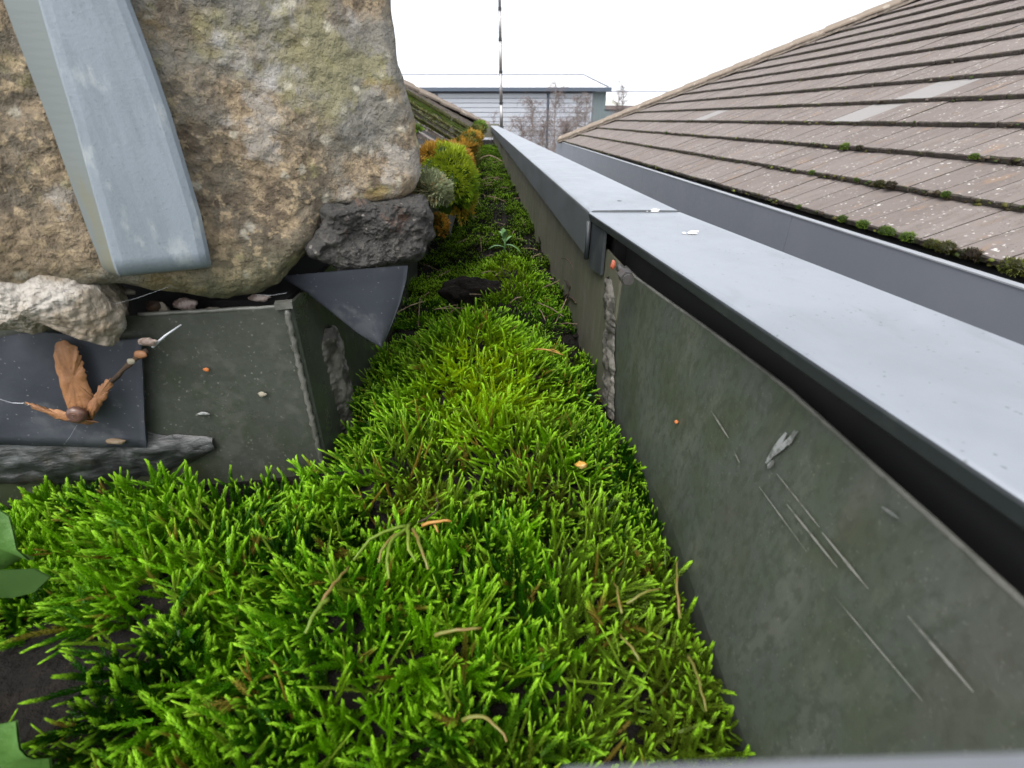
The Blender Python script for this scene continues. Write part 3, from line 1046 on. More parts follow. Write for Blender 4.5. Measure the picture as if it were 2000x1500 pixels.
def surf(a, k, h=0): return P(a, k * GA, .028 + h)


def find_a(px, k):
    """distance along the eaves at which the tail of course k stands at pixel column px"""
    lo, hi_ = -1.2, 9.0
    for _ in range(50):
        m = (lo + hi_) / 2
        q = surf(m, k)
        dp_ = q.y * CP - q.z * SP
        x = 1000 + FPX * q.x / dp_
        if x > px: lo = m
        else: hi_ = m
    return lo


pale_at = [(3, find_a(1650, 3)), (4, find_a(1760, 4)), (3, find_a(1368, 3))]
for k in range(NROW):
    b0 = k * GA
    a0 = max(-.75, -.9 + .30 * k) + (.165 if k % 2 else 0)
    n_t = int((hip_a(b0) - a0) / TW) + 1
    for i in range(n_t):
        a = a0 + i * TW
        if a > hip_a(b0) - .01: continue
        clip = None
        if a + TW > hip_a(b0 + TL):
            clip = (hip_a(b0) - a, hip_a(b0 + TL) - a)
        pos = E0 + gdir * a + up_s * b0 + nrm * (TH + .004 + random.uniform(-.0015, .0015))
        q = Matrix((gdir, up_s, nrm)).transposed().to_4x4()
        q = q @ Matrix.Rotation(-tilt + R(random.uniform(-.25, .25)), 4, 'X') @ Matrix.Rotation(R(random.uniform(-.35, .35)), 4, 'Z')
        if clip:
            me = finish_tile(tile_mesh('cut_tile', TW, TL, TH, True, i + k, clip)[0], M['tile'], M['tileedge'])
            if not len(me.polygons): continue
        else:
            me = tiles[random.randrange(8)]
            if any(k == kk and a <= aa < a + TW for kk, aa in pale_at): me = ptile
        o = bpy.data.objects.new('tile', me)
        col.objects.link(o)
        o.parent = roof
        o.matrix_local = Matrix.Translation(pos - base_nb) @ q
        if me is ptile: o['label'] = 'pale grey replacement tile'
        count += 1
print('right tiles', count)
# solid deck under the tiles
mb = MB()
lowr, upr = [], []
bmax = NROW * GA
P = lambda a, b, h: E0 + gdir * a + up_s * b + nrm * h
mb.add([P(-1, -.0, -.03), P(A_HIP - .05, 0, -.03), P(hip_a(bmax) - .05, bmax, -.03), P(-1, bmax, -.03),
        P(-1, .05, -.2), P(A_HIP - .2, .05, -.2), P(hip_a(bmax) - .2, bmax, -.2), P(-1, bmax, -.2)],
       [(0, 1, 2, 3), (7, 6, 5, 4), (0, 4, 5, 1), (1, 5, 6, 2), (2, 6, 7, 3), (3, 7, 4, 0)])
mb.build('roof_deck', M['darkboard'], nb_b)
# hip tiles
hs = P(A_HIP + .02, -.02, .03); he = P(hip_a(bmax), bmax, .03)
hd = (he - hs).normalized(); side = hd.cross(Vector((0, 0, 1))).normalized(); hu = side.cross(hd).normalized()
ln = (he - hs).length
n_h = int(ln / .42)
V, F = [], []
wd, dp, t_ = .135, .080, .020
sec = [(-wd, -dp), (-wd * .5, -dp * .28), (0, 0), (wd * .5, -dp * .28), (wd, -dp), (wd, -dp - t_), (0, -t_ * 1.2), (-wd, -dp - t_)]
for y in (0, .44):
    for (x, z) in sec:
        V.append((x, y, z + (.012 if y == 0 else 0)))
F = [(i, (i + 1) % 8, 8 + (i + 1) % 8, 8 + i) for i in range(8)] + [tuple(range(8))[::-1], tuple(range(8, 16))]
hm = bpy.data.meshes.new('hip_tile'); hm.from_pydata(V, [], F); hm.materials.append(M['hip']); hm.update()
Mq = Matrix((side, hd, hu)).transposed().to_4x4()
for i in range(n_h):
    o = bpy.data.objects.new('hip_tile', hm)
    col.objects.link(o); o.parent = roof
    pos = hs + hd * (i * .42) + hu * (.085 + random.uniform(-.003, .003))
    o.matrix_local = Matrix.Translation(pos - base_nb) @ Mq @ Matrix.Rotation(R(random.uniform(-.7, .7)), 4, 'Z')
V, F = [], []
nn = 160
for i in range(nn + 1):
    c = hs + hd * (ln * i / nn)
    for (x, z) in ((-.14, -.05), (-.11, .018), (.11, .018), (.14, -.05)):
        V.append(c + side * (x + .012 * nz(i * .3, x * 9, 0, 1)) + hu * (z + .006 * nz(i * .5, x, 2, 1)))
for i in range(nn):
    for k in range(3):
        F.append((4 * i + k, 4 * i + k + 1, 4 * i + k + 5, 4 * i + k + 4))
F.append((0, 1, 2, 3))
obj('mortar_bedding', V, F, M['hipmortar'], nb_b)
# far slope beyond the hip, seen only edge on
mb = MB()
mb.add([hs + Vector((0, .02, -.05)), he + Vector((0, .02, -.05)), he + Vector((3, 1, -.05)), he + Vector((3, 5.4, -2.1)), hs + Vector((9, .02, -.05))], [(0, 1, 2, 3, 4)])
mb.build('far_slope', M['hip'], nb_b)
# walls
mb = MB()
c0 = E0 + gdir * -4 + ndir * .25; c1 = E0 + gdir * (A_HIP - .35) + ndir * .25
mb.loft([[Vector((q.x, q.y, -.62)), Vector((q.x, q.y, -5.6)), Vector((q.x, q.y, -5.6)) + ndir * 7, Vector((q.x, q.y, -.62)) + ndir * 7] for q in (c0, c1)])
mb.build('wall', M['render'], nb_b)
# fascia panels
FX = Vector((1.5, 1.385, -.436)); fd = Vector((-.043, 1, 0)).normalized(); fn = Vector((1, .043, 0)).normalized()
joints = [-3.6, -.95 + .03, 1.235, 3.98, 7.6, 11.15]
fas = empty('fascia', (0, 0, 0)); fas.parent = nb_b; fas.location = (0, 0, 0)
for i in range(len(joints) - 1):
    s0, s1 = joints[i] + .002, joints[i + 1] - .002
    mb = MB()
    sec = [(0, 0), (0, -.50), (.002, -.50), (.002, -.006), (.026, -.006), (.026, -.03), (.028, -.03), (.028, 0)]
    mb.loft([[FX + fd * s + fn * a + Vector((0, 0, z)) for a, z in sec] for s in (s0, s1)])
    mb.build('panel', M['fascia'], fas)
    mb = MB()
    mb.loft([[FX + fd * s + fn * a + Vector((0, 0, z)) for a, z in ((-.003, .0012), (-.003, -.004), (.030, -.001), (.030, .0022))] for s in (s0, s1)])
    mb.build('edge_trim', M['fascialip'], fas)
mb = MB()
mb.loft([[FX + fd * s + fn * a + Vector((0, 0, z)) for a, z in ((.029, -.04), (.029, -.16), (.4, -.16), (.4, -.15), (.034, -.15), (.034, -.04))] for s in (-3.6, 11.1)])
mb.build('gutter_trough', M['darkboard'], nb_b)

# ---- moss pads growing on tile edges
def cushion(name, c, rad, mat, n, hair, tints, seed=0, parent=None, label=None, cat=None, group=None, lean=None, lump=.25, wd=.00035, up_only=True, kind=None, axes=None):
    """a cushion: solid lumpy core with thousands of small shoots standing on it"""
    rnd = random.Random(seed)
    rx, ry, rz = rad
    V, F, T, Al = [], [], [], []
    nl, m_ = 14, 24
    core_n = 0
    def pt(d, k=1.0):
        q = 1 + lump * nz(d.x * 1.3 + seed, d.y * 1.3, d.z * 1.3, 1.5, 2) * 1.6
        v = Vector((d.x * rx, d.y * ry, d.z * rz)) * (q * k)
        return (axes @ v if axes is not None else v) + Vector(c)
    for j in range(nl + 1):
        th = math.pi * j / nl
        for i in range(m_):
            ph = 2 * math.pi * i / m_
            V.append(pt(Vector((math.sin(th) * math.cos(ph), math.sin(th) * math.sin(ph), math.cos(th))), .93))
            T.append(tuple(x * .5 for x in tints[0])); Al.append(.35)
    for j in range(nl):
        for i in range(m_):
            F.append((j * m_ + i, (j + 1) * m_ + i, (j + 1) * m_ + (i + 1) % m_, j * m_ + (i + 1) % m_))
    for _ in range(n):
        while True:
            d = Vector((rnd.gauss(0, 1), rnd.gauss(0, 1), rnd.gauss(0, 1))).normalized()
            if d.z > -.75: break
        p = pt(d, .95)
        nrm_ = Vector((d.x / rx, d.y / ry, d.z / rz)).normalized()
        if axes is not None: nrm_ = axes @ nrm_
        nrm_ = (nrm_ + Vector((rnd.gauss(0, .33), rnd.gauss(0, .33), rnd.gauss(0, .33)))).normalized()
        if lean is not None: nrm_ = (nrm_ + Vector(lean)).normalized()
        t = nrm_.cross(Vector((rnd.random(), rnd.random(), rnd.random() + .1))).normalized()
        h = hair * rnd.uniform(.6, 1.3)
        clump = nz(p.x, p.y, p.z, .35 / max(rx, .004), 2)
        ti = tints[min(len(tints) - 1, max(0, int((clump * 1.6 + .5 + rnd.uniform(-.18, .18)) * len(tints))))]
        q = rnd.uniform(.8, 1.2)
        ti = (ti[0] * q, ti[1] * q, ti[2] * q)
        b = len(V)
        V += [p - t * wd, p + t * wd, p + nrm_ * h * .6 + t * wd * .9, p + nrm_ * h * .6 - t * wd * .9, p + nrm_ * h + t * wd * .2]
        T += [ti] * 5
        Al += [.35, .35, .6, .6, 1.0]
        F.append((b, b + 1, b + 2, b + 3)); F.append((b + 3, b + 2, b + 4))
    o = obj(name, V, F, mat, parent, origin=c if parent is None else None)
    a = o.data.attributes.new('tint', 'FLOAT_COLOR', 'POINT')
    a.data.foreach_set('color', np.array([(*t_, 1) for t_ in T], dtype=np.float32).ravel())
    a = o.data.attributes.new('along', 'FLOAT', 'POINT')
    a.data.foreach_set('value', np.array(Al, dtype=np.float32))
    return tag(o, label, cat, group, kind)


GRN = [(0.05, 0.085, 0.012), (0.09, 0.16, 0.018), (0.15, 0.24, 0.03)]
OLV = [(0.05, 0.05, 0.015), (0.09, 0.085, 0.02), (0.13, 0.15, 0.03)]
GLD = [(0.07, 0.08, 0.012), (0.25, 0.125, 0.018), (0.34, 0.20, 0.03)]
HOA = [(0.15, 0.17, 0.08), (0.24, 0.27, 0.15), (0.30, 0.24, 0.12)]
BRN = [(0.035, 0.025, 0.015), (0.05, 0.04, 0.02), (0.05, 0.07, 0.02)]




labs = [(1562, 0, .014, GRN, 'small green moss cushion on the eaves where the fascia joint is'), (1648, 0, .020, GRN, 'green moss cushion on the eaves, first right of the fascia joint'),
        (1687, 0, .024, GRN, 'domed light green cushion on the eaves, left of the bright pair'), (1731, 0, .024, GRN, 'bright green cushion of the pair on the eaves'),
        (1742, 0, .019, GRN, 'smaller cushion of the bright pair on the eaves'), (1776, 0, .026, GRN, 'biggest pale green cushion on the lower eaves edge'),
        (1822, 0, .022, OLV, 'dull green cushion on the eaves right of the biggest one'), (1850, 0, .030, OLV, 'long olive moss mat on the eaves toward the right'),
        (1900, 0, .028, BRN, 'dark brown-green moss mat near the right end of the eaves'), (1985, 0, .034, OLV, 'olive cushion at the right edge of the picture on the eaves'),
        (1587, 1, .017, GRN, 'round green cushion on the second tile course'), (1674, 1, .013, GRN, 'little pale cushion on the second course, left of the brown pair'),
        (1720, 1, .022, OLV, 'olive-yellow cushion on the second course'), (1742, 1, .024, BRN, 'brown cushion beside the olive one on the second course'),
        (1850, 1, .017, GRN, 'flat green cushion on the second course toward the right'), (1652, 2, .026, GRN, 'wide green cushion on the third tile course'),
        (1680, 2, .018, BRN, 'dark brown cushion right of the wide green one, third course'), (1905, 2, .018, GRN, 'pale cushion on the third course toward the right'),
        (1302, 2, .020, GRN, 'lone small green cushion far left on the third course')]
for i, (px_, k, r_, tn, lab) in enumerate(labs):
    a = find_a(px_, k)
    q = surf(a, k, -.004) - up_s * .004
    cushion('moss_cushion', q, (r_ * .9, r_ * 1.25, r_ * .72), M['mossgeo'], 420, r_ * .28, tn, seed=i, label=lab, cat='moss', group='moss cushions on the tile edges', wd=r_ * .028)
# small crusts all along the tile tails, too many to count
V, F, T, Al = [], [], [], []
rnd = random.Random(5)
for i in range(1500):
    k = int(abs(rnd.gauss(0, 2.6))) if rnd.random() < .8 else rnd.randrange(0, 14)
    k = min(k, 13)
    a = rnd.uniform(-.8, hip_a(k * GA))
    if nz(a, k * 3.3, 0, 2.2, 2) < -.02 and rnd.random() < .7: continue
    r_ = rnd.uniform(.003, .0115) * (.85 if k == 0 else .9)
    c = surf(a, k, rnd.uniform(-.026, -.001)) - up_s * rnd.uniform(.0, .006)
    if k == 0: c = c + Vector((0, 0, rnd.uniform(-.004, .002)))
    ti = rnd.choice(BRN + BRN + BRN + OLV + [(0.16, .13, .10)])
    b = len(V)
    n_ = 6
    for th in (0.5, 1.2, 2.0):
        for q in range(n_):
            ph = 2 * math.pi * q / n_ + rnd.random() * .6
            d = Vector((math.sin(th) * math.cos(ph) * rnd.uniform(.8, 1.8), math.sin(th) * math.sin(ph) * 1.8, math.cos(th)))
            V.append(c + d * r_ * rnd.uniform(.7, 1.2)); T.append(ti); Al.append(.5)
    V.append(c + Vector((0, 0, r_))); T.append(ti); Al.append(.6)
    for s_ in range(2):
        for q in range(n_):
            F.append((b + s_ * n_ + q, b + (s_ + 1) * n_ + q, b + (s_ + 1) * n_ + (q + 1) % n_, b + s_ * n_ + (q + 1) % n_))
    for q in range(n_): F.append((b + 3 * n_, b + q, b + (q + 1) % n_))
o = obj('edge_moss_crust', V, F, M['mossgeo'], None, smooth=True)
a = o.data.attributes.new('tint', 'FLOAT_COLOR', 'POINT'); a.data.foreach_set('color', np.array([(*t_, 1) for t_ in T], dtype=np.float32).ravel())
a = o.data.attributes.new('along', 'FLOAT', 'POINT'); a.data.foreach_set('value', np.array(Al, dtype=np.float32))
tag(o, 'crusty dark moss crumbs along the tails of the tile courses', 'moss', kind='stuff')

# ================================================================== LEFT ROOF
MS = .50
lroof = empty('roof', (0, 0, 0)); lroof.parent = left; lroof.location = (0, 0, 0)
lu = Vector((-1, .55, MS)).normalized()
lyd = Vector((GS, 1, 0)).normalized()
ln_ = lyd.cross(lu).normalized()
if ln_.z < 0: ln_ = -ln_
lyp = lu.cross(ln_).normalized()
if lyp.y < 0: lyp = -lyp
base_l = Vector(left.location)
lrows = []
nleft = 0
y = .62
while y < 7.2:
    lrows.append(y); y += .31
LT = Matrix((-lu, lyd, ln_ * .6)).transposed().to_4x4() @ Matrix.Rotation(-tilt, 4, 'X')
ltiles = []
for me in tiles[:5]:
    m2 = me.copy(); m2.transform(LT); m2.update(); ltiles.append(m2)
for ri, y in enumerate(lrows):
    e = Vector((-.080 + GS * y, y, -.066))
    hip_len = max(.0, (7.6 - y) * .75 + .1)
    nt_ = min(5, int(hip_len / TW) + 1)
    for i in range(nt_):
        # local x runs down-slope to the eaves, y away from the camera
        me = ltiles[random.randrange(5)]
        o = bpy.data.objects.new('tile', me); col.objects.link(o); o.parent = lroof
        pos = e + lu * (TW * (i + 1)) + ln_ * random.uniform(-.002, .002)
        o.location = pos - base_l
        nleft += 1
print('left tiles', nleft)
# verge tiles against the sky at the far side
va = at(946, 236, y=7.3); vb = at(770, 148, y=5.6)
vd = (vb - va).normalized(); vs = vd.cross(Vector((0, 0, 1))).normalized(); vu = vs.cross(vd)
Mv = Matrix((vs, vd, vu)).transposed().to_4x4()
nv_ = int((vb - va).length / .42) + 1
for i in range(nv_):
    o = bpy.data.objects.new('hip_tile', hm); col.objects.link(o); o.parent = lroof
    o.matrix_local = Matrix.Translation(va + vd * (.42 * i) - base_l) @ Mv
# deck under them
mb = MB()
e0 = Vector((-.075, .6, -.095)); e1 = Vector((-.062 + GS * 7.2, 7.2, -.095))
mb.add([e0, e1, va + Vector((0, .1, -.06)), vb + Vector((0, .1, -.06)), e0 + lu * 1.8, e0 - Vector((0, 0, .03)), e1 - Vector((0, 0, .03))], [(0, 1, 2, 3, 4), (0, 5, 6, 1)])
mb.build('roof_deck', M['darkboard'], left)

# fringe of moss on the left courses: one mat per course
def fringe(c0, d, length, r_, tints, mat, seed, lab):
    rnd = random.Random(seed)
    V, F, T, Al = [], [], [], []
    n = int(length / r_ * 1.2)
    for i in range(n):
        s = i / max(1, n - 1)
        if nz(s * length * 9, seed, 0, 1, 2) < -.28: continue
        c = c0 + d * (length * s)
        rr = r_ * rnd.uniform(.7, 1.2)
        for _ in range(42):
            dv_ = Vector((rnd.gauss(0, 1), rnd.gauss(0, 1), rnd.gauss(0, 1))).normalized()
            if dv_.z < -.6: dv_.z *= -1
            p = c + Vector((dv_.x * rr, dv_.y * rr, dv_.z * rr * .8))
            t = dv_.cross(Vector((rnd.random(), .3, rnd.random()))).normalized() * rr * .10
            h = dv_ * rr * .55
            ti = rnd.choice(tints)
            b = len(V)
            V += [c + dv_ * rr * .3 - t * 3.5, c + dv_ * rr * .3 + t * 3.5, p + t, p - t, p + h]
            T += [tuple(x * .7 for x in ti)] * 2 + [ti] * 3; Al += [.35, .35, .6, .6, 1]
            F.append((b, b + 1, b + 2, b + 3)); F.append((b + 3, b + 2, b + 4))
    o = obj('moss_fringe', V, F, mat, None, origin=c0)
    a = o.data.attributes.new('tint', 'FLOAT_COLOR', 'POINT'); a.data.foreach_set('color', np.array([(*t_, 1) for t_ in T], dtype=np.float32).ravel())
    a = o.data.attributes.new('along', 'FLOAT', 'POINT'); a.data.foreach_set('value', np.array(Al, dtype=np.float32))
    tag(o, lab, 'moss', 'moss fringes on the left tile courses')


ordn = ['nearest', 'second', 'third', 'fourth', 'fifth', 'sixth', 'seventh', 'eighth', 'ninth', 'tenth']
for ri, y in enumerate(lrows[1:11]):
    e = Vector((-.080 + GS * y, y, -.060))
    fringe(e, lu, 1.5, (.009, .010, .007, .005, .010, .006, .005, .007, .005, .005)[ri], [GRN + OLV, GRN, BRN + OLV, HOA + BRN, HOA + OLV][ri % 5], M['mossgeo'], 30 + ri, 'mossy fringe on the left roof, %s course edge counting from the stone' % ordn[ri])

# big cushions at the verge of the left roof
C3 = 'moss cushions overhanging the gutter from the left roof'
cl = [
    ((880, 352), .50, (.0215, .030, .027), 'mossgeo', [(0.05, 0.10, 0.008), (0.12, 0.21, 0.012), (0.19, 0.30, 0.015), (0.26, 0.33, 0.02)], 'large glossy green moss cushion bulging beside the stone edge', 5200, .0045),
    ((902, 380), .54, (.0130, .028, .024), 'mossgeo', [(0.10, 0.17, 0.012), (0.20, 0.27, 0.015), (0.24, 0.30, 0.02), (0.36, 0.24, 0.02)], 'yellow-green cushion hanging lowest over the gutter silt', 3600, .0042),
    ((843, 372), .335, (.011, .012, .009), 'mossgrey', HOA, 'hoary grey-green tuft sitting on the mortar lump', 2600, .004),
    ((858, 440), .36, (.005, .006, .007), 'mossgold', GLD, 'small golden tuft at the right side of the mortar lump', 700, .003),
    ((862, 300), .66, (.026, .03, .008), 'mossgold', GLD, 'rusty orange moss behind the stone corner, left of the others', 2600, .008),
    ((895, 312), .72, (.014, .04, .014), 'mossgold', GLD, 'orange-brown cushion above the green one', 3000, .006),
    ((908, 338), .78, (.013, .03, .018), 'mossgeo', [(0.08, 0.12, 0.012), (0.16, 0.19, 0.02), (0.24, 0.15, 0.02)], 'orange and green cushion hanging low behind the big green one', 2600, .006),
    ((905, 287), 1.02, (.024, .05, .014), 'mossgold', GLD, 'golden cushion with a pale rim further up the gutter', 2600, .007),
    ((916, 305), 1.10, (.018, .05, .026), 'mossgeo', GRN + OLV, 'green cushion with brown underside beyond the golden ones', 2200, .007),
    ((922, 272), 1.55, (.026, .09, .020), 'mossgeo', GRN + GLD, 'green cushion past the golden ones', 2000, .008),
    ((930, 258), 2.2, (.030, .12, .020), 'mossgeo', OLV + GLD, 'olive cushion near the far end of the left roof', 1600, .009),
    ((937, 246), 3.2, (.035, .15, .024), 'mossgeo', GRN, 'last green cushion before the far end of the gutter', 1400, .010),
]
for i, ((px_, py_), yy, rad, mt, tn, lab, n_, hr) in enumerate(cl):
    cushion('moss_cushion', at(px_, py_, y=yy), rad, M[mt], n_, hr, tn, seed=50 + i, label=lab, cat='moss', group=C3, lump=.45, wd=.00045 * (1 + yy * .7))

# ================================================================== MOSS IN THE GUTTER
def shoot_mesh(name, seed):
    rnd = random.Random(seed)
    V, F, Al = [], [], []

    def branch(p0, d0, L, r0, t0, t1, curve, leaves):
        p = Vector(p0); d = Vector(d0).normalized()
        seg = 10
        pts, dirs = [p.copy()], [d.copy()]
        for i in range(seg):
            d = (d + curve / seg + Vector((rnd.gauss(0, .05), rnd.gauss(0, .05), 0))).normalized()
            p = p + d * (L / seg)
            pts.append(p.copy()); dirs.append(d.copy())
        # stem
        b = len(V)
        for i, q in enumerate(pts):
            a = dirs[i].cross(Vector((.3, 1, .1))).normalized(); c = dirs[i].cross(a)
            rr = r0 * .34 * (1 - .5 * i / seg)
            for k in range(3):
                an = k * 2.094
                V.append(q + (a * math.cos(an) + c * math.sin(an)) * rr); Al.append(t0 + (t1 - t0) * i / seg)
        for i in range(seg):
            for k in range(3):
                F.append((b + i * 3 + k, b + i * 3 + (k + 1) % 3, b + (i + 1) * 3 + (k + 1) % 3, b + (i + 1) * 3 + k))
        # overlapping leaves
        for j in range(leaves):
            s = .12 + .88 * j / (leaves - 1)
            x = s * seg; i = min(int(x), seg - 1); f = x - i
            q = pts[i].lerp(pts[i + 1], f); dd = dirs[i]
            a = dd.cross(Vector((.3, 1, .1))).normalized(); c = dd.cross(a)
            an = j * 2.4 + rnd.uniform(-.3, .3)
            o = a * math.cos(an) + c * math.sin(an)
            sd_ = dd.cross(o)
            spread = rnd.uniform(.35, .95) * (1 - .85 * s ** 2.5)
            ld = (dd + o * spread).normalized()
            ll = r0 * rnd.uniform(1.0, 1.55) * (1 - .30 * s)
            lw = r0 * .30 * (1 - .35 * s ** 2)
            st = q + o * r0 * .30 * (1 - .6 * s ** 3)
            al = t0 + (t1 - t0) * s
            b = len(V)
            V.extend([st, st + ld * ll * .42 + sd_ * lw + o * lw * .1, st + ld * ll + dd * ll * .08, st + ld * ll * .42 - sd_ * lw + o * lw * .1, st + ld * ll * .42 + o * lw * .45])
            Al.extend([al, al, al + .05, al, al])
            F.extend([(b, b + 1, b + 4), (b + 1, b + 2, b + 4), (b + 2, b + 3, b + 4), (b + 3, b, b + 4)])
    cv = Vector((rnd.uniform(-.7, .7), rnd.uniform(-.7, .7), .1))
    branch((0, 0, 0), (rnd.uniform(-.15, .15), rnd.uniform(-.15, .15), 1), 1.0, rnd.uniform(.055, .080), 0, 1, cv, 104)
    for _ in range(rnd.choice((0, 1, 2, 3))):
        z = rnd.uniform(.3, .65); an = rnd.uniform(0, 6.28)
        branch((cv.x * z * z * .3, cv.y * z * z * .3, z), (math.cos(an), math.sin(an), 1.0), rnd.uniform(.25, .45), .05, z, 1, Vector((0, 0, .5)), 34)
    me = bpy.data.meshes.new(name)
    me.from_pydata([tuple(v) for v in V], [], F)
    me.materials.append(M['moss'])
    a = me.attributes.new('along', 'FLOAT', 'POINT'); a.data.foreach_set('value', np.array(Al, dtype=np.float32))
    me.update()
    return me


shoot_col = bpy.data.collections.new('moss_shoot_kinds')
for i in range(12):
    shoot_col.objects.link(bpy.data.objects.new('moss_shoot_%02d' % i, shoot_mesh('moss_shoot', 100 + i)))


def gn_tree():
    ng = bpy.data.node_groups.new('scatter_shoots', 'GeometryNodeTree')
    ng.interface.new_socket('Geometry', in_out='INPUT', socket_type='NodeSocketGeometry')
    ng.interface.new_socket('Geometry', in_out='OUTPUT', socket_type='NodeSocketGeometry')
    N = ng.nodes.new; L = ng.links.new
    gi = N('NodeGroupInput'); go = N('NodeGroupOutput')
    mp = N('GeometryNodeMeshToPoints')
    ip = N('GeometryNodeInstanceOnPoints')
    ci = N('GeometryNodeCollectionInfo')
    ci.inputs['Collection'].default_value = shoot_col
    ci.inputs['Separate Children'].default_value = True
    ci.inputs['Reset Children'].default_value = True
    def na(nm, ty):
        n = N('GeometryNodeInputNamedAttribute'); n.data_type = ty; n.inputs['Name'].default_value = nm
        return n.outputs['Attribute']
    L(gi.outputs[0], mp.inputs[0]); L(mp.outputs[0], ip.inputs['Points']); L(ci.outputs[0], ip.inputs['Instance'])
    ip.inputs['Pick Instance'].default_value = True
    L(na('kind_index', 'INT'), ip.inputs['Instance Index'])
    e2r = N('FunctionNodeEulerToRotation')
    L(na('turn', 'FLOAT_VECTOR'), e2r.inputs[0]); L(e2r.outputs[0], ip.inputs['Rotation'])
    L(na('size', 'FLOAT_VECTOR'), ip.inputs['Scale'])
    L(ip.outputs[0], go.inputs[0])
    return ng


NG = gn_tree()


def scatter(name, pts, rots, sizes, tints, label):
    me = bpy.data.meshes.new(name)
    me.from_pydata(pts, [], [])
    def put(nm, ty, arr, key):
        a = me.attributes.new(nm, ty, 'POINT'); a.data.foreach_set(key, np.array(arr).ravel())
    put('turn', 'FLOAT_VECTOR', np.array(rots, dtype=np.float32), 'vector')
    put('size', 'FLOAT_VECTOR', np.array(sizes, dtype=np.float32), 'vector')
    put('kind_index', 'INT', rng.integers(0, 12, len(pts)).astype(np.int32), 'value')
    put('tint', 'FLOAT_COLOR', np.array([(*t, 1) for t in tints], dtype=np.float32), 'color')
    me.materials.append(M['moss'])
    o = bpy.data.objects.new(name, me)
    col.objects.link(o)
    md = o.modifiers.new('scatter', 'NODES'); md.node_group = NG
    tag(o, label, 'moss', kind='stuff')
    return o


def euler_for(d):
    return (0.0, math.acos(max(-1, min(1, d.z))), math.atan2(d.y, d.x))


HOLES = [(-.20, .118, .045, .026), (-.026, .232, .014, .010), (.068, .345, .016, .035), (-.012, .505, .030, .018), (-.085, .50, .05, .035), (.06, .47, .025, .05), (.045, .72, .03, .07), (.02, .185, .008, .006), (-.35, .2, .03, .03),
         (.045, .118, .01, .008), (.075, .16, .008, .012), (-.10, .125, .009, .007)]


def mask(x, y):
    m_ = 1.0
    for cx, cy, rx, ry in HOLES:
        q = ((x - cx) / rx) ** 2 + ((y - cy) / ry) ** 2
        m_ = min(m_, max(0.0, (q - .55) / .7))
    return m_


def colour_at(x, y):
    yel = 1.15 * math.exp(-(((x + .02) / .035) ** 2 + ((y - .315) / .05) ** 2)) + .8 * math.exp(-(((x + .01) / .03) ** 2 + ((y - .6) / .06) ** 2))
    n1 = nz(x, y, 0, 30, 2); n2 = nz(x, y, 8, 9, 2)
    dark = Vector((0.009, 0.046, 0.001)); mid = Vector((0.038, 0.145, 0.002)); br = Vector((0.110, 0.285, 0.003)); yl = Vector((0.270, 0.390, 0.004))
    t = min(max(.46 + n1 * 1.9 + n2 * 1.2, 0), 1)
    c = dark.lerp(mid, min(1, t * 2)) if t < .5 else mid.lerp(br, (t - .5) * 2)
    c = c.lerp(yl, min(.9, yel))
    for ox, oy, rx, ry, am in ((-.055, .215, .022, .020, .9), (.02, .225, .03, .016, .6), (.06, .10, .03, .04, .7), (.0, .07, .03, .02, .6), (-.15, .07, .05, .02, .4), (.045, .44, .02, .05, .6)):
        qq = ((x - ox) / rx) ** 2 + ((y - oy) / ry) ** 2
        if qq < 4: c = c.lerp(Vector((0.105, 0.105, 0.012)), am * math.exp(-qq))
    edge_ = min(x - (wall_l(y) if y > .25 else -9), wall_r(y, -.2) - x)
    if edge_ < .035: c = c.lerp(dark, .75 * (1 - edge_ / .035))  # shade of the channel sides put into the shoot colour
    if x > .02 and y < .2:
        c = c.lerp(Vector((0.11, 0.18, 0.012)), .6)
    return c


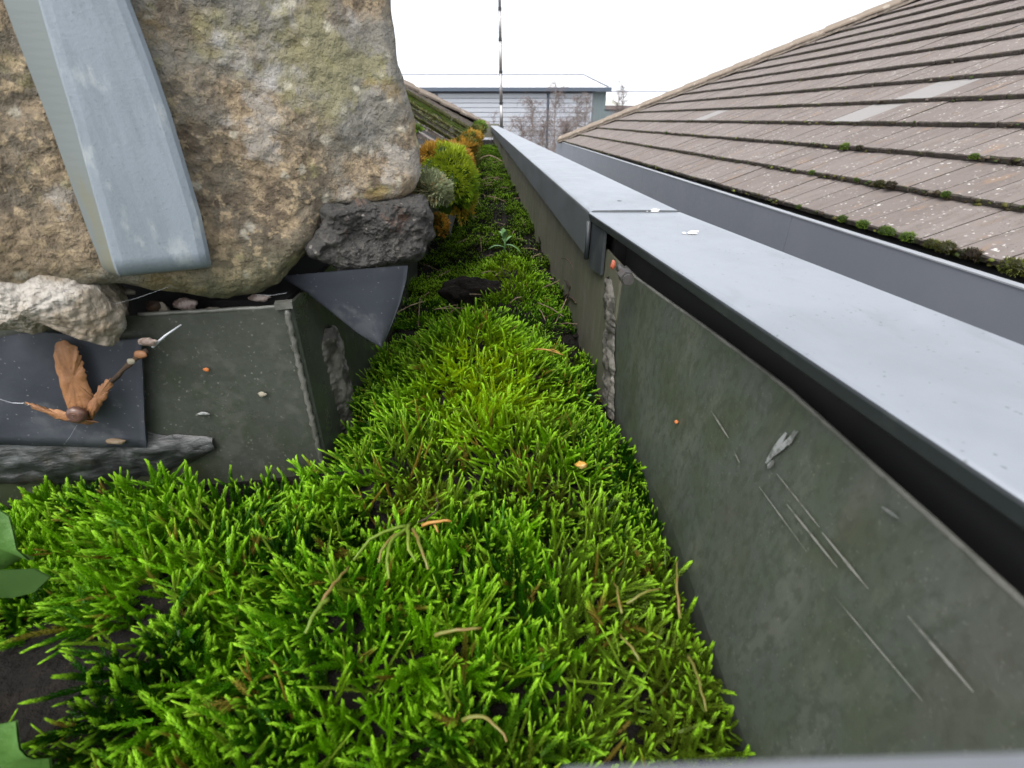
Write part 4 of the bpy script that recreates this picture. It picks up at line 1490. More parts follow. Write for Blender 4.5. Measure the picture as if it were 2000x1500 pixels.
# nearer moss
pts, rots, sizes, tints = [], [], [], []
pts2, rots2, sizes2, tints2 = [], [], [], []
step = .0035
yy = .045
while yy < .80:
    st = step * (1 if yy < .45 else 1.15)
    xl = -.42 if yy < .225 else wall_l(yy) + .004
    xr = wall_r(yy, -.2) - .001
    x = xl
    while x < xr:
        X = x + random.uniform(-.5, .5) * st; Y = yy + random.uniform(-.5, .5) * st
        x += st
        if X < -.13 and Y > A.y + (X - A.x) * .18 - .0025: continue
        mk_ = mask(X, Y)
        if random.random() > mk_: continue
        if nz(X, Y, 77, 34, 2) < -.20 and random.random() < .72: continue
        h = H(X, Y)
        e = .004
        gx = (H(X + e, Y) - H(X - e, Y)) / (2 * e); gy = (H(X, Y + e) - H(X, Y - e)) / (2 * e)
        fl = Vector((nz(X, Y, 20, 18, 2), nz(X, Y, 30, 18, 2), 0)) * 1.5
        d = Vector((-gx * .9, -gy * .9, 1)) + fl + Vector((random.gauss(0, .24), random.gauss(0, .24), 0))
        if X < -.08: d += Vector((-.35, -.1, 0))
        if X > .03: d += Vector((.45, .05, 0))
        rz = random.random()
        lay = random.random()
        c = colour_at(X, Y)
        q = random.uniform(.75, 1.25)
        if lay < .38:         # low tangle
            d += Vector((random.gauss(0, .7), random.gauss(0, .7), 0))
            L_ = random.uniform(.013, .019); zz = h - .005
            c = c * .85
        else:
            L_ = random.triangular(.014, .033, .019) * (1.0 + .5 * max(0, nz(X, Y, 50, 25, 2))) * (1.12 if Y < .2 else 1); zz = h - .010
            if random.random() < .02: L_ *= 1.35
        if Y > .45: L_ *= .72
        if X + d.normalized().x * L_ > wall_r(Y, -.19) - .001: d.x = -abs(d.x) * .2
        if Y > .25 and X < wall_l(Y) + .012: d.x = abs(d.x) + .3
        d.normalize()
        if random.random() < .03: c = c.lerp(Vector((.24, .16, .03)), .7)
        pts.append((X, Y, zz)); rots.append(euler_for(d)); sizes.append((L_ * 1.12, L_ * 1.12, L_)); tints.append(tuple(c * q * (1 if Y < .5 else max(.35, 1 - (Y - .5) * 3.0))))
    yy += st
for _ in range(520):      # long leggy shoots standing or trailing above the mat
    Y = random.uniform(.06, .30) if random.random() < .75 else random.uniform(.3, .42)
    X = random.uniform(-.25 if Y < .2 else wall_l(Y) + .02, wall_r(Y, -.2) - .012)
    if mask(X, Y) < .6: continue
    d = Vector((random.gauss(.15 if X > 0 else -.2, .6), random.gauss(0, .5), .9)).normalized()
    L_ = random.uniform(.026, .040)
    if X > .04: d.x = -abs(d.x) * .5; d.normalize()
    c = Vector((0.15, 0.24, 0.02)).lerp(Vector((0.10, 0.20, 0.004)), random.random())
    if random.random() < .15: c = Vector((.20, .15, .02))
    pts.append((X, Y, H(X, Y) - .008)); rots.append(euler_for(d)); sizes.append((L_ * .48, L_ * .48, L_)); tints.append(tuple(c))
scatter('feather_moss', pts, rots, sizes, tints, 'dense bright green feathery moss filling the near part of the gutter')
print('near shoots', len(pts))
# distant, darker moss in patches over the silt
pts, rots, sizes, tints = [], [], [], []
for _ in range(30000):
    s = random.random()
    Y = .66 + 4.0 * s ** 1.9
    X = random.uniform(wall_l(Y) + .002, wall_r(Y, -.2) - .002)
    n1 = nz(X, Y, 3, 16, 2)
    if n1 < .0 and random.random() < .93: continue
    if mask(X, Y) < .5 and Y < .9: continue
    d = Vector((random.gauss(0, .55), random.gauss(0, .55) - .2, 1)).normalized()
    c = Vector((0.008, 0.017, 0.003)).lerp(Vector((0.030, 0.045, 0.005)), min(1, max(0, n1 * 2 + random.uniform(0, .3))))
    L_ = random.uniform(.008, .015) * (1 + .25 * Y)
    pts.append((X, Y, H(X, Y) - .003)); rots.append(euler_for(d)); sizes.append((L_ * (1 + .2 * Y), L_ * (1 + .2 * Y), L_ * .9)); tints.append(tuple(c))
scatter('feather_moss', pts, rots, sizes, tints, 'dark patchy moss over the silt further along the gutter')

# leggy yellowing strands sprawling over the moss
def strand(px0, py0, px1, py1, z0, r_, mat, name, label, cat, bow=.2, group=None, n=9):
    a = at(px0, py0, z=z0); b = at(px1, py1, z=z0 + random.uniform(-.002, .004))
    pts_ = []
    L_ = (b - a).length
    sd_ = (b - a).cross(Vector((0, 0, 1))).normalized()
    for i in range(n):
        s = i / (n - 1)
        pts_.append(a.lerp(b, s) + sd_ * (bow * L_ * math.sin(math.pi * s)) + Vector((0, 0, .12 * L_ * math.sin(math.pi * s))) + Vector((random.gauss(0, 1), random.gauss(0, 1), random.gauss(0, 1))) * L_ * .012)
    mb = MB(); mb.tube(pts_, [r_ * (1 - .4 * i / (n - 1)) for i in range(n)], 6)
    return tag(mb.build(name, mat, None, smooth=True, origin=a), label, cat, group)


G = 'dry needles and stalks lying on the moss'
strand(1040, 683, 1100, 694, -.160, .0007, M['needle'], 'pine_needle', 'thin orange needle lying across the mound near the far upstand', 'needle', .02, G)
strand(1072, 684, 1095, 692, -.160, .0006, M['needle'], 'pine_needle', 'short fork of the needle lying on the mound', 'needle', .04, G)
strand(822, 1026, 882, 1018, -.172, .0010, M['needle'], 'dry_stalk', 'orange-brown stalk by the dark hollow in the moss', 'stalk', .05, G)
strand(848, 1022, 856, 1040, -.172, .0007, M['needle'], 'dry_stalk', 'tiny side stalk below the orange-brown one', 'stalk', .05, G)
strand(818, 1020, 850, 972, -.175, .0005, M['twig'], 'dry_stalk', 'curved brown hair-thin stalk rising from the dark hollow', 'stalk', .35, G)
strand(620, 1190, 680, 1110, -.168, .0010, mk('yellowed_stem', (0.12, 0.13, 0.02), [('noise', 200, .45, .6, (0.15, .075, .02), .7)], rough=.5), 'stalk_of_moss', 'straight yellowing stem pointing up right in front moss', 'stem', .03, G)
strand(640, 1170, 598, 1235, -.166, .0011, M['mstem'], 'stalk_of_moss', 'green lower tip of the yellowing stem in front moss', 'stem', .03, G)
ystem = bpy.data.materials['yellowed_stem']
strand(905, 1405, 990, 1450, -.184, .0008, ystem, 'stalk_of_moss', 'brownish thick stem at the bottom middle of the moss', 'stem', -.15, G)
strand(850, 1242, 940, 1228, -.165, .0008, ystem, 'stalk_of_moss', 'pale horizontal stem in the front right moss', 'stem', .03, G)
for i, (a_, b_) in enumerate([((800, 1030), (760, 1130)), ((805, 1035), (835, 1110)), ((795, 1030), (690, 1095)), ((790, 1040), (740, 1100)), ((800, 1025), (812, 1100))]):
    strand(*a_, *b_, -.169, .0010, ystem if i % 2 else M['mstem'], 'trailing_moss_stem', 'trailing bare stem %s the tuft of yellow stems below the hollow' % ['longest left of', 'right in', 'sprawling leftmost from', 'short left in', 'middle of'][i], 'stem', random.uniform(-.15, .15), G)
for i, (a_, b_) in enumerate([((1215, 1200), (1195, 1130)), ((1225, 1180), (1290, 1150)), ((1330, 1210), (1322, 1095)), ((1345, 1280), (1380, 1385)), ((1250, 1290), (1210, 1240))]):
    strand(*a_, *b_, -.185, .0008, ystem, 'trailing_moss_stem', 'thin leggy stem beside the upstand, %s' % ['upper left one', 'sloping upper right one', 'upright one touching the metal', 'lowest one along the metal', 'lower left one'][i], 'stem', random.uniform(-.1, .1), G)

p = at(1135, 908, z=-.178)
tag(blob(p, .0028, M['yellow'], 'yellow_fleck', None, 4, amp=.7, sq=(1.2, .8, .7)), 'yellow-orange fleck on the moss left of the upstand', 'fleck')
p = at(1152, 772, z=-.185)
tag(blob(p, .0016, M['seedling'], 'seed_leaf', None, 4, sq=(1, .6, .4)), 'tiny pale green leaf in the dark gap by the upstand', 'leaf')

# seedling further along
sp_ = at(985, 492, z=-.165)
g = empty('seedling', sp_, 'small pale green seedling with arching leaves growing among dark moss', 'seedling')
mb = MB(); mb.tube([sp_, sp_ + Vector((.001, 0, .012)), sp_ + Vector((0, 0, .026))], [.0014, .0012, .0009], 6)
mb.build('stem', M['seedling'], g, smooth=True)


def blade(root, dirv, L_, w_, droop, mat, parent, name='leaf', lobes=0, seed=0, thick=.0002):
    dirv = Vector(dirv).normalized()
    side_ = dirv.cross(Vector((0, 0, 1))).normalized()
    V, F = [], []
    n = 14
    for i in range(n + 1):
        s = i / n
        p_ = Vector(root) + dirv * (L_ * s) + Vector((0, 0, -droop * L_ * s * s))
        ww = w_ * math.sin(math.pi * min(.98, .06 + .92 * s)) ** .7
        if lobes: ww *= 1 + .35 * math.sin(s * lobes * 6.28)
        V += [p_ - side_ * ww + Vector((0, 0, ww * .25)), p_, p_ + side_ * ww + Vector((0, 0, ww * .25))]
    n0 = len(V)
    V += [Vector(v) - Vector((0, 0, thick)) for v in V]
    for i in range(n):
        for k in range(2):
            a_ = i * 3 + k
            F.append((a_, a_ + 1, a_ + 4, a_ + 3)); F.append((n0 + a_, n0 + a_ + 3, n0 + a_ + 4, n0 + a_ + 1))
    return obj(name, V, F, mat, parent, smooth=True)


for i, (dx, dy, dz, L_, w_, dr) in enumerate([(-1, -.1, .55, .026, .0028, .55), (1, -.2, .35, .026, .0030, .7), (.6, .5, .8, .020, .0022, .3), (-.1, .3, 1.4, .020, .0035, .1), (.2, -.6, 1.1, .018, .0035, .2), (-.5, .6, .8, .02, .0025, .5)]):
    blade(sp_ + Vector((0, 0, .006 + .003 * i)), (dx, dy, dz), L_, w_, dr, M['seedling'], g, lobes=3 if i in (3, 4) else 0)

# soft broad-leaved weed at the left edge, close to the lens
g = empty('broadleaf_weed', at(-60, 1300, y=.09), 'blurred green broad-leaved weed leaning in from the left edge', 'weed')


def pxleaf(poly, y_, mat, parent, lab=None):
    c = Vector()
    P_ = [at(x_, y2, y=y_) + Vector((0, .004 * math.sin(i), 0)) for i, (x_, y2) in enumerate(poly)]
    c = sum(P_, Vector()) / len(P_) + Vector((0, -.0015, .001))
    V = [c] + P_ + [c + Vector((0, .0006, -.0004))] + [q + Vector((0, .0006, -.0004)) for q in P_]
    n = len(P_)
    F = [(0, 1 + i, 1 + (i + 1) % n) for i in range(n)] + [(n + 1, n + 2 + (i + 1) % n, n + 2 + i) for i in range(n)]
    return tag(obj('leaf', V, F, mat, parent, smooth=True), lab)


pxleaf([(-80, 990), (-30, 1000), (0, 1022), (22, 1040), (45, 1062), (72, 1080), (70, 1088), (38, 1094), (20, 1108), (0, 1118), (-60, 1120), (-110, 1060)], .14, M['leaf'], g)
pxleaf([(-90, 1430), (-20, 1440), (8, 1436), (30, 1445), (55, 1440), (72, 1448), (70, 1475), (82, 1500), (80, 1560), (0, 1590), (-90, 1560)], .075, M['leaf'], g)
pxleaf([(-90, 1125), (-20, 1128), (50, 1126), (95, 1130), (80, 1144), (40, 1152), (0, 1162), (-90, 1170)], .13, M['leafdark'], g, 'darker narrow leaf edge')
mb = MB(); mb.tube([at(-60, 1600, y=.075), at(-110, 1500, y=.085), at(-120, 1200, y=.12), at(-95, 1060, y=.138)], .0012, 6)
mb.build('stem', M['leafdark'], g, smooth=True)

# black clod in the gap at left
tag(blob(at(70, 1330, z=-.212), .036, M['soil'], 'soil_clod', None, 6, amp=.35, sq=(1.35, .8, .32), n=26, fs=1.8), 'bare black soil clod between moss at lower left', 'soil clod')
tag(blob(at(925, 575, z=-.185), .026, M['soil'], 'soil_clod', None, 9, amp=.45, sq=(1.5, .55, .75), n=26, fs=2.2), 'dark clod between the two bright moss mounds', 'soil clod')
# silt crumbs and litter further along
V, F = [], []
rnd = random.Random(8)
for _ in range(2600):
    Y = .42 + 3.0 * rnd.random() ** 1.7
    X = rnd.uniform(wall_l(Y), wall_r(Y, -.2))
    if Y < .7 and mask(X, Y) > .9: continue
    r_ = rnd.uniform(.001, .0045) * (1 + .3 * Y)
    c = Vector((X, Y, H(X, Y) - .001))
    b = len(V)
    for d in ((1, 0, 0), (0, 1, 0), (-1, 0, 0), (0, -1, 0), (0, 0, 1), (0, 0, -1)):
        V.append(c + Vector(d) * r_ * rnd.uniform(.5, 1.3))
    for f in ((0, 1, 4), (1, 2, 4), (2, 3, 4), (3, 0, 4), (1, 0, 5), (2, 1, 5), (3, 2, 5), (0, 3, 5)): F.append(tuple(b + k for k in f))
tag(obj('silt_crumbs', V, F, M['soil']), 'loose dark crumbs of silt among the far moss', 'soil', kind='stuff')
mb = MB()
for _ in range(120):
    Y = .5 + 2.8 * rnd.random() ** 1.6
    X = rnd.uniform(wall_l(Y), wall_r(Y, -.2))
    c = Vector((X, Y, H(X, Y) + .006))
    d = Vector((rnd.gauss(0, 1), rnd.gauss(0, 1), rnd.gauss(0, .35))).normalized() * rnd.uniform(.008, .025) * (1 + .3 * Y)
    mb.tube([c - d, c + Vector((0, 0, .002)), c + d], .0005 * (1 + .5 * Y), 4)
tag(mb.build('litter_stalks', M['straw']), 'thin straw-coloured stalks strewn over the far silt', 'litter', kind='stuff')
strand(935, 312, 982, 314, -.12, .0022, M['straw'], 'bleached_stick', 'pale stick spanning the far gutter to the upstand', 'stick', .02)

# ---- the samara, the snail and the other small things at the left
PL = (A + nb * .0135, nb)


def flat_shape(poly, lift, mat, name, parent, thick=.0003, bulge=.0009, center=None, plane=PL):
    fine_ = []
    for i_ in range(len(poly)):
        (x1_, y1_), (x2_, y2_) = poly[i_], poly[(i_ + 1) % len(poly)]
        for f_ in (0, .25, .5, .75):
            fine_.append((x1_ + (x2_ - x1_) * f_ + random.gauss(0, 1.3), y1_ + (y2_ - y1_) * f_ + random.gauss(0, 1.3)))
    P_ = [on_plane(x_, y2, plane[0] + nb * (lift + .0018 * nz(x_ * .03, y2 * .03, 0, 1, 2)), plane[1]) for x_, y2 in fine_]
    c = (on_plane(*center, plane[0] + nb * lift, plane[1]) if center else sum(P_, Vector()) / len(P_)) + nb * bulge
    n = len(P_)
    V = [c] + [c.lerp(q, .55 + .1 * random.random()) + nb * (bulge * .35 + random.gauss(0, .00016)) for q in P_] + P_ + [q - nb * thick for q in P_] + [c - nb * thick]
    F = [(0, 1 + i, 1 + (i + 1) % n) for i in range(n)]
    for r_ in range(2):
        F += [(1 + r_ * n + i, 1 + (r_ + 1) * n + i, 1 + (r_ + 1) * n + (i + 1) % n, 1 + r_ * n + (i + 1) % n) for i in range(n)]
    F += [(1 + 3 * n, 1 + 2 * n + (i + 1) % n, 1 + 2 * n + i) for i in range(n)]
    return obj(name, V, F, mat, parent, smooth=True)


g = empty('dry_leaf', on_plane(150, 800, *PL), 'orange-brown forked dry leaf hanging in front of the membrane sheet', 'dry leaf')
flat_shape([(108, 668), (125, 664), (146, 674), (155, 688), (160, 705), (166, 722), (170, 745), (178, 762), (188, 780), (190, 800), (180, 822), (160, 826), (140, 812), (128, 790), (118, 755), (110, 720), (105, 695)], 0, M['seed'], 'blade', g, center=(143, 740))
tag(flat_shape([(48, 786), (62, 788), (85, 796), (110, 800), (135, 806), (160, 818), (178, 822), (192, 824), (180, 828), (150, 828), (115, 820), (85, 806), (62, 796)], .0012, M['seed'], 'blade', g, center=(125, 812), bulge=.001), 'narrow pointed left lobe')
tag(flat_shape([(172, 815), (168, 798), (182, 775), (192, 756), (205, 744), (215, 738), (222, 746), (214, 762), (206, 780), (195, 796), (182, 818)], .0016, M['seed'], 'blade', g, center=(190, 778), bulge=.001), 'short right lobe reaching the twig')
p = on_plane(158, 800, *PL) + nb * .004
g = empty('snail', p, 'small dark brown snail shell resting at the fork of the dry leaf', 'snail')
V, F = [], []
turns, ns, nr_ = 2.6, 90, 12
for i in range(ns + 1):
    t = i / ns
    an = t * turns * 2 * math.pi
    Rr = .0042 * (t ** 1.1) + .0002
    tr_ = .0030 * (t ** .9) + .0002
    U_ = dirb; W_ = Vector((0, 0, 1))
    cc = p + (U_ * math.cos(an + 2) + W_ * math.sin(an + 2)) * Rr * .62 + nb * (.0028 * (1 - t))
    e1 = (U_ * math.cos(an + 2) + W_ * math.sin(an + 2))
    for k in range(nr_):
        q = 2 * math.pi * k / nr_
        V.append(cc + (e1 * math.cos(q) + nb * math.sin(q)) * tr_)
for i in range(ns):
    for k in range(nr_):
        F.append((i * nr_ + k, i * nr_ + (k + 1) % nr_, (i + 1) * nr_ + (k + 1) % nr_, (i + 1) * nr_ + k))
F.append(tuple(range(ns * nr_, ns * nr_ + nr_)))
obj('shell', V, F, M['snail'], g, smooth=True)

g = empty('hanging_twig', on_plane(260, 700, *PL), 'scrap of twig and husk caught in cobweb at the sheet corner', 'twig')
tw = [(218, 745), (232, 732), (240, 722), (252, 712), (262, 702), (275, 692), (288, 684)]
mb = MB(); mb.tube([on_plane(x_, y2, PL[0] + nb * .003, nb) for x_, y2 in tw], [.0012, .0014, .0010, .0016, .0012, .0018, .0014], 7)
mb.build('stick', M['twig'], g, smooth=True)
blob(on_plane(274, 692, PL[0] + nb * .004, nb), .0026, M['seed'], 'husk', g, 2, sq=(1.3, .6, .8))
blob(on_plane(256, 706, PL[0] + nb * .004, nb), .0018, M['chip'], 'husk', g, 5, sq=(1.2, .6, .9))
tag(blob(on_plane(290, 668, PL[0] + nb * .004, nb), .0034, M['pink'], 'husk', g, 7, amp=.6, sq=(1.3, .6, .7)), 'pinkish husk')
mb = MB(); mb.tube([on_plane(298, 678, PL[0] + nb * .004, nb), on_plane(322, 656, PL[0] + nb * .003, nb), on_plane(354, 634, PL[0] - nb * .002, nb)], [.0008, .0006, .0004], 6)
tag(mb.build('stalk', M['web'], g, smooth=True), 'silvery stalk pointing up right')

webs = [((0, 780), (48, 788)), ((45, 787), (60, 790)), ((200, 600), (330, 560)), ((150, 830), (125, 868)), ((560, 572), (500, 576))]
mb = MB()
for i, (a_, b_) in enumerate(webs):
    mb.tube([on_plane(*a_, PL[0] + nb * .004, nb), on_plane((a_[0] + b_[0]) / 2, (a_[1] + b_[1]) / 2 + 3, PL[0] + nb * .002, nb), on_plane(*b_, PL[0] + nb * .001, nb)], .00005 if i > 1 else .00022, 4)
tag(mb.build('cobweb', M['web']), 'fine cobweb threads strung below the big stone', 'cobweb', kind='stuff')
# stone chips and debris in the crack above the end face
PC = (A + nb * -.012, nb)
for i, (px_, py_, r_, sq, mt, lab) in enumerate([
    (324, 612, .0050, (.55, .5, 1.2), 'chip', 'upright buff chip in the crack left of the end face'),
    (362, 594, .0052, (1.2, .5, .7), 'pink', 'pale pinkish flake in the crack above the end face'),
    (415, 604, .0030, (1.6, .5, .4), 'chip', 'flat buff crumb on the rim of the end face'),
    (505, 582, .0042, (1.5, .5, .5), 'pink', 'pale splinter under the stone above the right of the end face'),
    (245, 570, .0034, (1.6, .5, .5), 'chip', 'thin pale chip in the crack above the membrane sheet'),
    (300, 600, .0045, (1, .6, .8), 'twig', 'dark crumb in the crack left of the upright chip'),
    (290, 625, .0050, (1, .6, .6), 'mortar', 'grey-black crumb lowest in the crack'),
    (228, 862, .0036, (1.5, .5, .6), 'straw', 'tan crumb stuck on the lower edge of the membrane sheet'),
    (512, 770, .0022, (1.2, .4, .7), 'chip', 'pale speck stuck to the middle of the end face'),
    (403, 722, .0016, (1.1, .4, .8), 'rust', 'rust-orange speck stuck to the end face'),
    (398, 808, .0022, (1.6, .3, .5), 'splash', 'small whitish smear low on the end face'),
    (97, 890, .0014, (1.3, .5, .6), 'splash', 'tiny pale crumb on the bitumen strip at far left')]):
    pl = PC if py_ < 640 else (A + nb * .0015, nb)
    if px_ == 228: pl = (A + nb * .007, nb)
    tag(blob(on_plane(px_, py_, *pl), r_, M[mt], 'chip' if mt != 'rust' else 'rust_fleck', None, i, amp=.7, sq=sq, n=8), lab, 'debris', 'debris around the end face of the gutter')

# dead roots on the far upstand
g = empty('dead_rootlets', on_wall(1112, 580) + Vector((-.003, 0, 0)), 'withered black rootlets clinging to the far upstand', 'roots')
for pth in ([(1108, 548), (1118, 560), (1114, 580), (1106, 592), (1110, 600)], [(1104, 562), (1102, 578), (1108, 596)], [(1114, 578), (1124, 584), (1130, 592)], [(1096, 590), (1104, 584), (1112, 574)]):
    mb = MB(); mb.tube([on_wall(*q) + Vector((-.003, 0, 0)) for q in pth], [.0007 + .0009 * random.random() for _ in pth], 6)
    mb.build('rootlet', M['twig'], g, smooth=True)
g = empty('cap_rootlet', on_wall(1130, 508) + Vector((-.004, 0, 0)), 'tiny dark rootlet poking below the far capping lip', 'roots')
mb = MB(); mb.tube([on_wall(*q) + Vector((-.013, 0, 0)) for q in ((1117, 505), (1128, 505), (1136, 510), (1142, 522))], [.0004, .0006, .0009, .0004], 6)
mb.build('rootlet', M['twig'], g, smooth=True)

# end plate of the gutter
mb = MB(); mb.box((-.325, 6.32, -.12), (.36, .02, .14))
tag(mb.build('end_plate', M['gwallfar'], gut), 'far end plate closing the gutter')

# ================================================================== BACKGROUND
# aluminium mast
px_, Y = 981, 7.4
top = at(977, -60, y=Y); bot_x = at(981, 250, y=Y).x
g = empty('telescopic_mast', (bot_x, Y, -5.6), 'thin telescopic aluminium mast standing up beyond the gutter', 'mast')
zs = [at(980, q, y=Y).z for q in (250, 202, 141, 78, 18, -45)]
zs = [-5.6, -4.4, -3.2, -2.0, -1.0] + zs + [zs[-1] + .5]
for i in range(len(zs) - 1):
    r_ = .0275 - .0012 * i
    mb = MB(); mb.tube([(bot_x - .004 * i * .5, Y, zs[i]), (bot_x - .004 * (i + 1) * .5, Y, zs[i + 1])], r_, 14)
    mb.build('tube', M['alu'], g, smooth=True)
    mb = MB(); mb.tube([(bot_x - .004 * (i + 1) * .5, Y, zs[i + 1] - .012), (bot_x - .004 * (i + 1) * .5, Y, zs[i + 1] + .018)], r_ + .0035, 14)
    mb.build('collar', M['blackplastic'], g)

# warehouse
YW = 45.0
wp = lambda px, py: at(px, py, y=YW)
wz_eave = wp(1000, 175).z
x0 = wp(560, 175).x; x1 = wp(1157, 175).x; x2 = wp(1185, 175).x
g = empty('warehouse', ((x0 + x1) / 2, YW, -5.6), 'long pale ribbed warehouse with blue-grey eaves and teal corner', 'warehouse')
mb = MB(); mb.box(((x0 + x1) / 2, YW + 8.1, (wz_eave - 5.6) / 2), (x1 - x0, 16, wz_eave + 5.6)); mb.build('wall', M['claddark'], g)
ph = .33
hm2 = None
bays = [x0, wp(852, 175).x, wp(1071, 175).x, x1]
bi_names = []
for bi in range(3):
    a_, b_ = bays[bi] + .10, bays[bi + 1] - .10
    z = wz_eave - .28
    first = None
    while z > -5.4:
        if first is None:
            mb = MB()
            hh = ph - .038
            mb.box(((a_ + b_) / 2, YW + .0, z - hh / 2), (b_ - a_, .16, hh))
            first = mb.build('cladding_panel', M['cladding'], g, origin=((a_ + b_) / 2, YW, z))
            o = first
        else:
            o = first.copy(); col.objects.link(o)
            o.location = first.location + Vector((0, 0, z - zf))
        if o is first: zf = z
        z -= ph
for bx in bays[1:3]:
    mb = MB(); mb.tube([(bx, YW - .12, wz_eave), (bx, YW - .12, -5.6)], .07, 8); mb.build('downpipe', M['whtrim'], g)
mb = MB(); mb.box(((x0 + x2) / 2 + .05, YW - .25, wz_eave), (x2 - x0 + .5, .55, .26)); mb.build('gutter', M['whtrim'], g)
mb = MB(); mb.box(((x1 + x2) / 2, YW + 3.05, (wz_eave - 5.6) / 2 - .05), (x2 - x1 - .04, 6.2, wz_eave + 5.4)); mb.build('corner_block', M['teal'], g)
mb = MB()
for i in range(5): mb.box((x1 + (x2 - x1) * (i + .5) / 5, YW - .08, (wz_eave - 5.6) / 2 - .1), (.05, .06, wz_eave + 5.3))
mb.build('corner_ribs', M['teal'], g)
mb = MB(); mb.box((x1 - .03, YW - .1, (wz_eave - 5.6) / 2 - .1), (.12, .1, wz_eave + 5.3)); mb.build('corner_trim', M['cladding'], g)
ridge_y = YW + 14
rz = at(1000, 147, y=ridge_y).z
rxe = at(1140, 147, y=ridge_y).x
mb = MB()
mb.add([(x0, YW - .1, wz_eave + .14), (x2 + .1, YW - .1, wz_eave + .14), (rxe, ridge_y, rz), (x0 - 6, ridge_y, rz), (x2 + .1, ridge_y + 14, wz_eave + .14), (x0, ridge_y + 14, wz_eave + .14)],
       [(0, 1, 2, 3), (1, 4, 2), (4, 5, 3, 2)])
mb.build('roof', M['whroof'], g)
mb = MB(); mb.tube([(x0 - 6, ridge_y, rz + .05), (rxe, ridge_y, rz + .05), (x2 + .1, YW - .05, wz_eave + .2)], .05, 5)
mb.build('ridge_capping', M['claddark'], g)
# second shed to the right
Y2 = 62.0
q = lambda px, py: at(px, py, y=Y2)
g = empty('far_shed', (q(1260, 210).x, Y2, -5.6), 'lower white-roofed shed to the right behind the bare trees', 'shed')
xa, xb = q(1178, 210).x, q(1500, 210).x
ze = q(1250, 210).z
mb = MB(); mb.box(((xa + xb) / 2, Y2 + 8, (ze - 5.6) / 2), (xb - xa, 16, ze + 5.6)); mb.build('wall', M['cladding'], g)
mb = MB(); mb.box(((xa + xb) / 2, Y2 - .2, ze), (xb - xa + .6, .6, .36)); mb.build('eaves', M['brownbeam'], g)
mb = MB(); mb.box((xa - .6, Y2 - 1.1, (ze - 5.6) / 2 - .2), (2.6, 1.6, ze + 5.2)); mb.build('side_block', M['teal'], g)
rz2 = at(1300, 180, y=Y2 + 14).z
mb = MB(); mb.add([(xa, Y2 - .3, ze + .19), (xb, Y2 - .3, ze + .19), (xb, Y2 + 14, rz2), (xa - 1, Y2 + 14, rz2), (xa, Y2 + 30, ze + .19), (xb, Y2 + 30, ze + .19)], [(0, 1, 2, 3), (3, 2, 5, 4)])
mb.build('roof', M['whroof'], g)
mb = MB(); mb.tube([(xa - 1, Y2 + 14, rz2 + .05), (xb, Y2 + 14, rz2 + .05)], .06, 5); mb.build('ridge_capping', M['claddark'], g)
mb = MB()
for i in range(7):
    xx = xa + .1 + i * .28
    mb.add([(xx, Y2 - .2, ze + .25), (xx + .12, Y2 - .2, ze + .25), (xx + .12 - .5, Y2 + 11, ze + .25 + (rz2 - ze) * .78), (xx - .5, Y2 + 11, ze + .25 + (rz2 - ze) * .78)], [(0, 1, 2, 3)])
mb.build('rooflight_strip', M['ylw'], g)


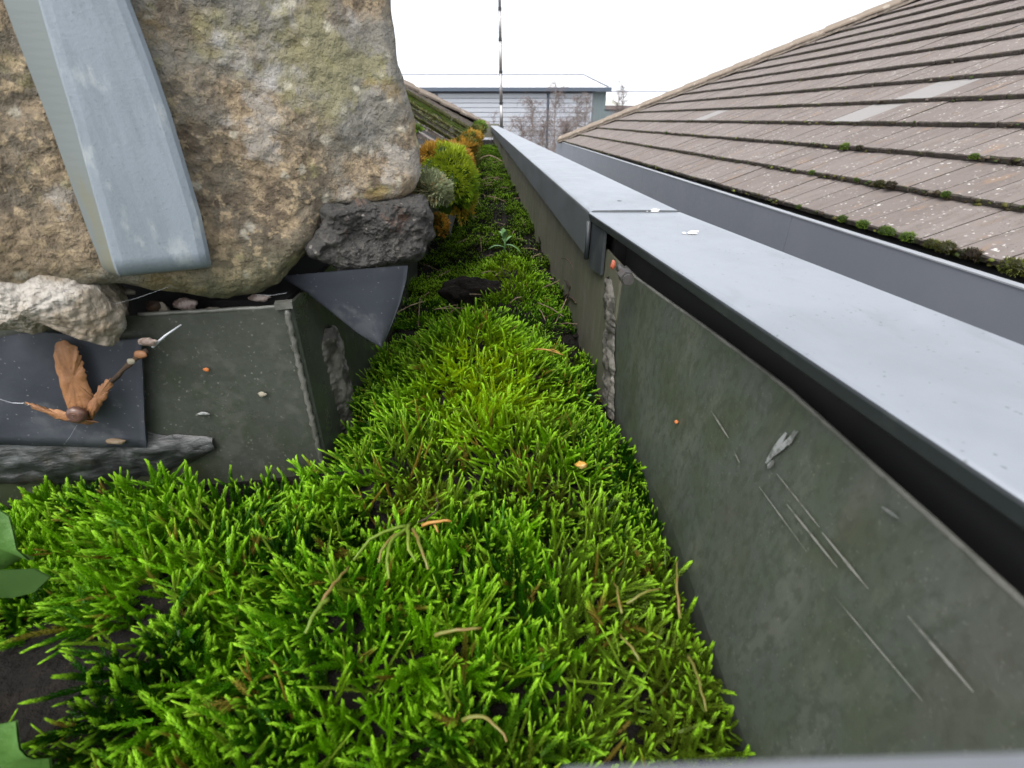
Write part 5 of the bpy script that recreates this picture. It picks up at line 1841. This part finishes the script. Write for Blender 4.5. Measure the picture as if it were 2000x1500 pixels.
def bare_tree(px, pytop, Y, seed, label, spread=1.0, droop=.5, group='bare trees in front of the warehouse', dens=1.0, lean=0):
    rnd = random.Random(seed)
    topp = at(px, pytop, y=Y)
    Hh = topp.z + 5.6
    root = Vector((topp.x, Y, -5.6))
    g = empty('bare_tree', root, label, 'tree', group)
    tr = MB(); br = MB(); tw_ = MB()
    n = 12
    tpts = [root + Vector((rnd.gauss(0, .03) * i * .3 + lean * i / n, 0, Hh * .97 * i / n)) for i in range(n + 1)]
    tr.tube(tpts, [.07 * (1 - i / (n + 1)) + .010 for i in range(n + 1)], 6)
    nbk = int(52 * dens)
    for i in range(nbk):
        s = .30 + .68 * (i / nbk) ** .8
        x = s * n; k = min(int(x), n - 1)
        p = tpts[k].lerp(tpts[k + 1], x - k)
        an = rnd.uniform(0, 6.28)
        L_ = Hh * (.24 - .15 * s) * rnd.uniform(.8, 1.3) * spread
        d = Vector((math.cos(an), math.sin(an) * .7, rnd.uniform(.7, 1.4))).normalized()
        bp = [p]
        for j in range(6):
            d = (d + Vector((rnd.gauss(0, .1), rnd.gauss(0, .1), -.20 * droop * j * .45))).normalized()
            bp.append(bp[-1] + d * L_ / 6)
        br.tube(bp, [.014 * (1 - j / 8) for j in range(7)], 3, cap=False)
        for j in range(int(12 * dens)):
            q_ = bp[rnd.randrange(1, 7)]
            d2 = Vector((rnd.gauss(0, 1), rnd.gauss(0, .6), rnd.uniform(-.2, 1))).normalized()
            L2 = L_ * rnd.uniform(.25, .5)
            tp = [q_]
            for m in range(4):
                d2 = (d2 + Vector((rnd.gauss(0, .15), rnd.gauss(0, .15), -.55 * droop))).normalized()
                tp.append(tp[-1] + d2 * L2 / 4)
            tw_.tube(tp, .0045, 3, cap=False)
            for m in range(3):
                q3 = tp[rnd.randrange(1, 5)]
                d3 = Vector((rnd.gauss(0, .7), rnd.gauss(0, .5), -.6 * droop + rnd.gauss(0, .4))).normalized()
                tw_.tube([q3, q3 + d3 * L2 * .2, q3 + (d3 + Vector((0, 0, -.3 * droop))) * L2 * .4], .004, 3, cap=False)
    tr.build('trunk', M['trunk'], g); br.build('branches', M['bark'], g); tw_.build('twigs', M['bark'], g)


bare_tree(1040, 186, 40, 1, 'rounded bare birch standing left of the warehouse downpipe', 1.1, .7)
bare_tree(1088, 153, 41, 2, 'tallest bare birch with drooping top right of the downpipe', .9, 1.1)
bare_tree(1128, 180, 40, 3, 'bare birch left of the teal corner, slightly lower than the tallest', 1.0, .7)
bare_tree(1148, 178, 42, 4, 'slim bare tree closest to the teal corner', .7, .5)
bare_tree(1108, 232, 36, 5, 'dense brown bush-like bare tree low at the roof hip', 1.3, .3, dens=1.3)
bare_tree(1208, 170, 50, 6, 'bare tree right of the warehouse, left of the pair', .7, .2)
bare_tree(1220, 158, 51, 7, 'taller bare tree right of the warehouse, right of the pair', .6, .2)
bare_tree(1062, 232, 38, 8, 'low bare tree beside the downpipe foot', 1.2, .6)
bare_tree(1018, 225, 38, 9, 'low bare birch between the mast and the rounded birch', 1.1, .6)
bare_tree(996, 222, 39, 10, 'sparse sapling just right of the mast', .8, .3, dens=.6)
bare_tree(962, 212, 40, 11, 'sparse sapling left of the mast over the gutter end', .7, .2, dens=.5)
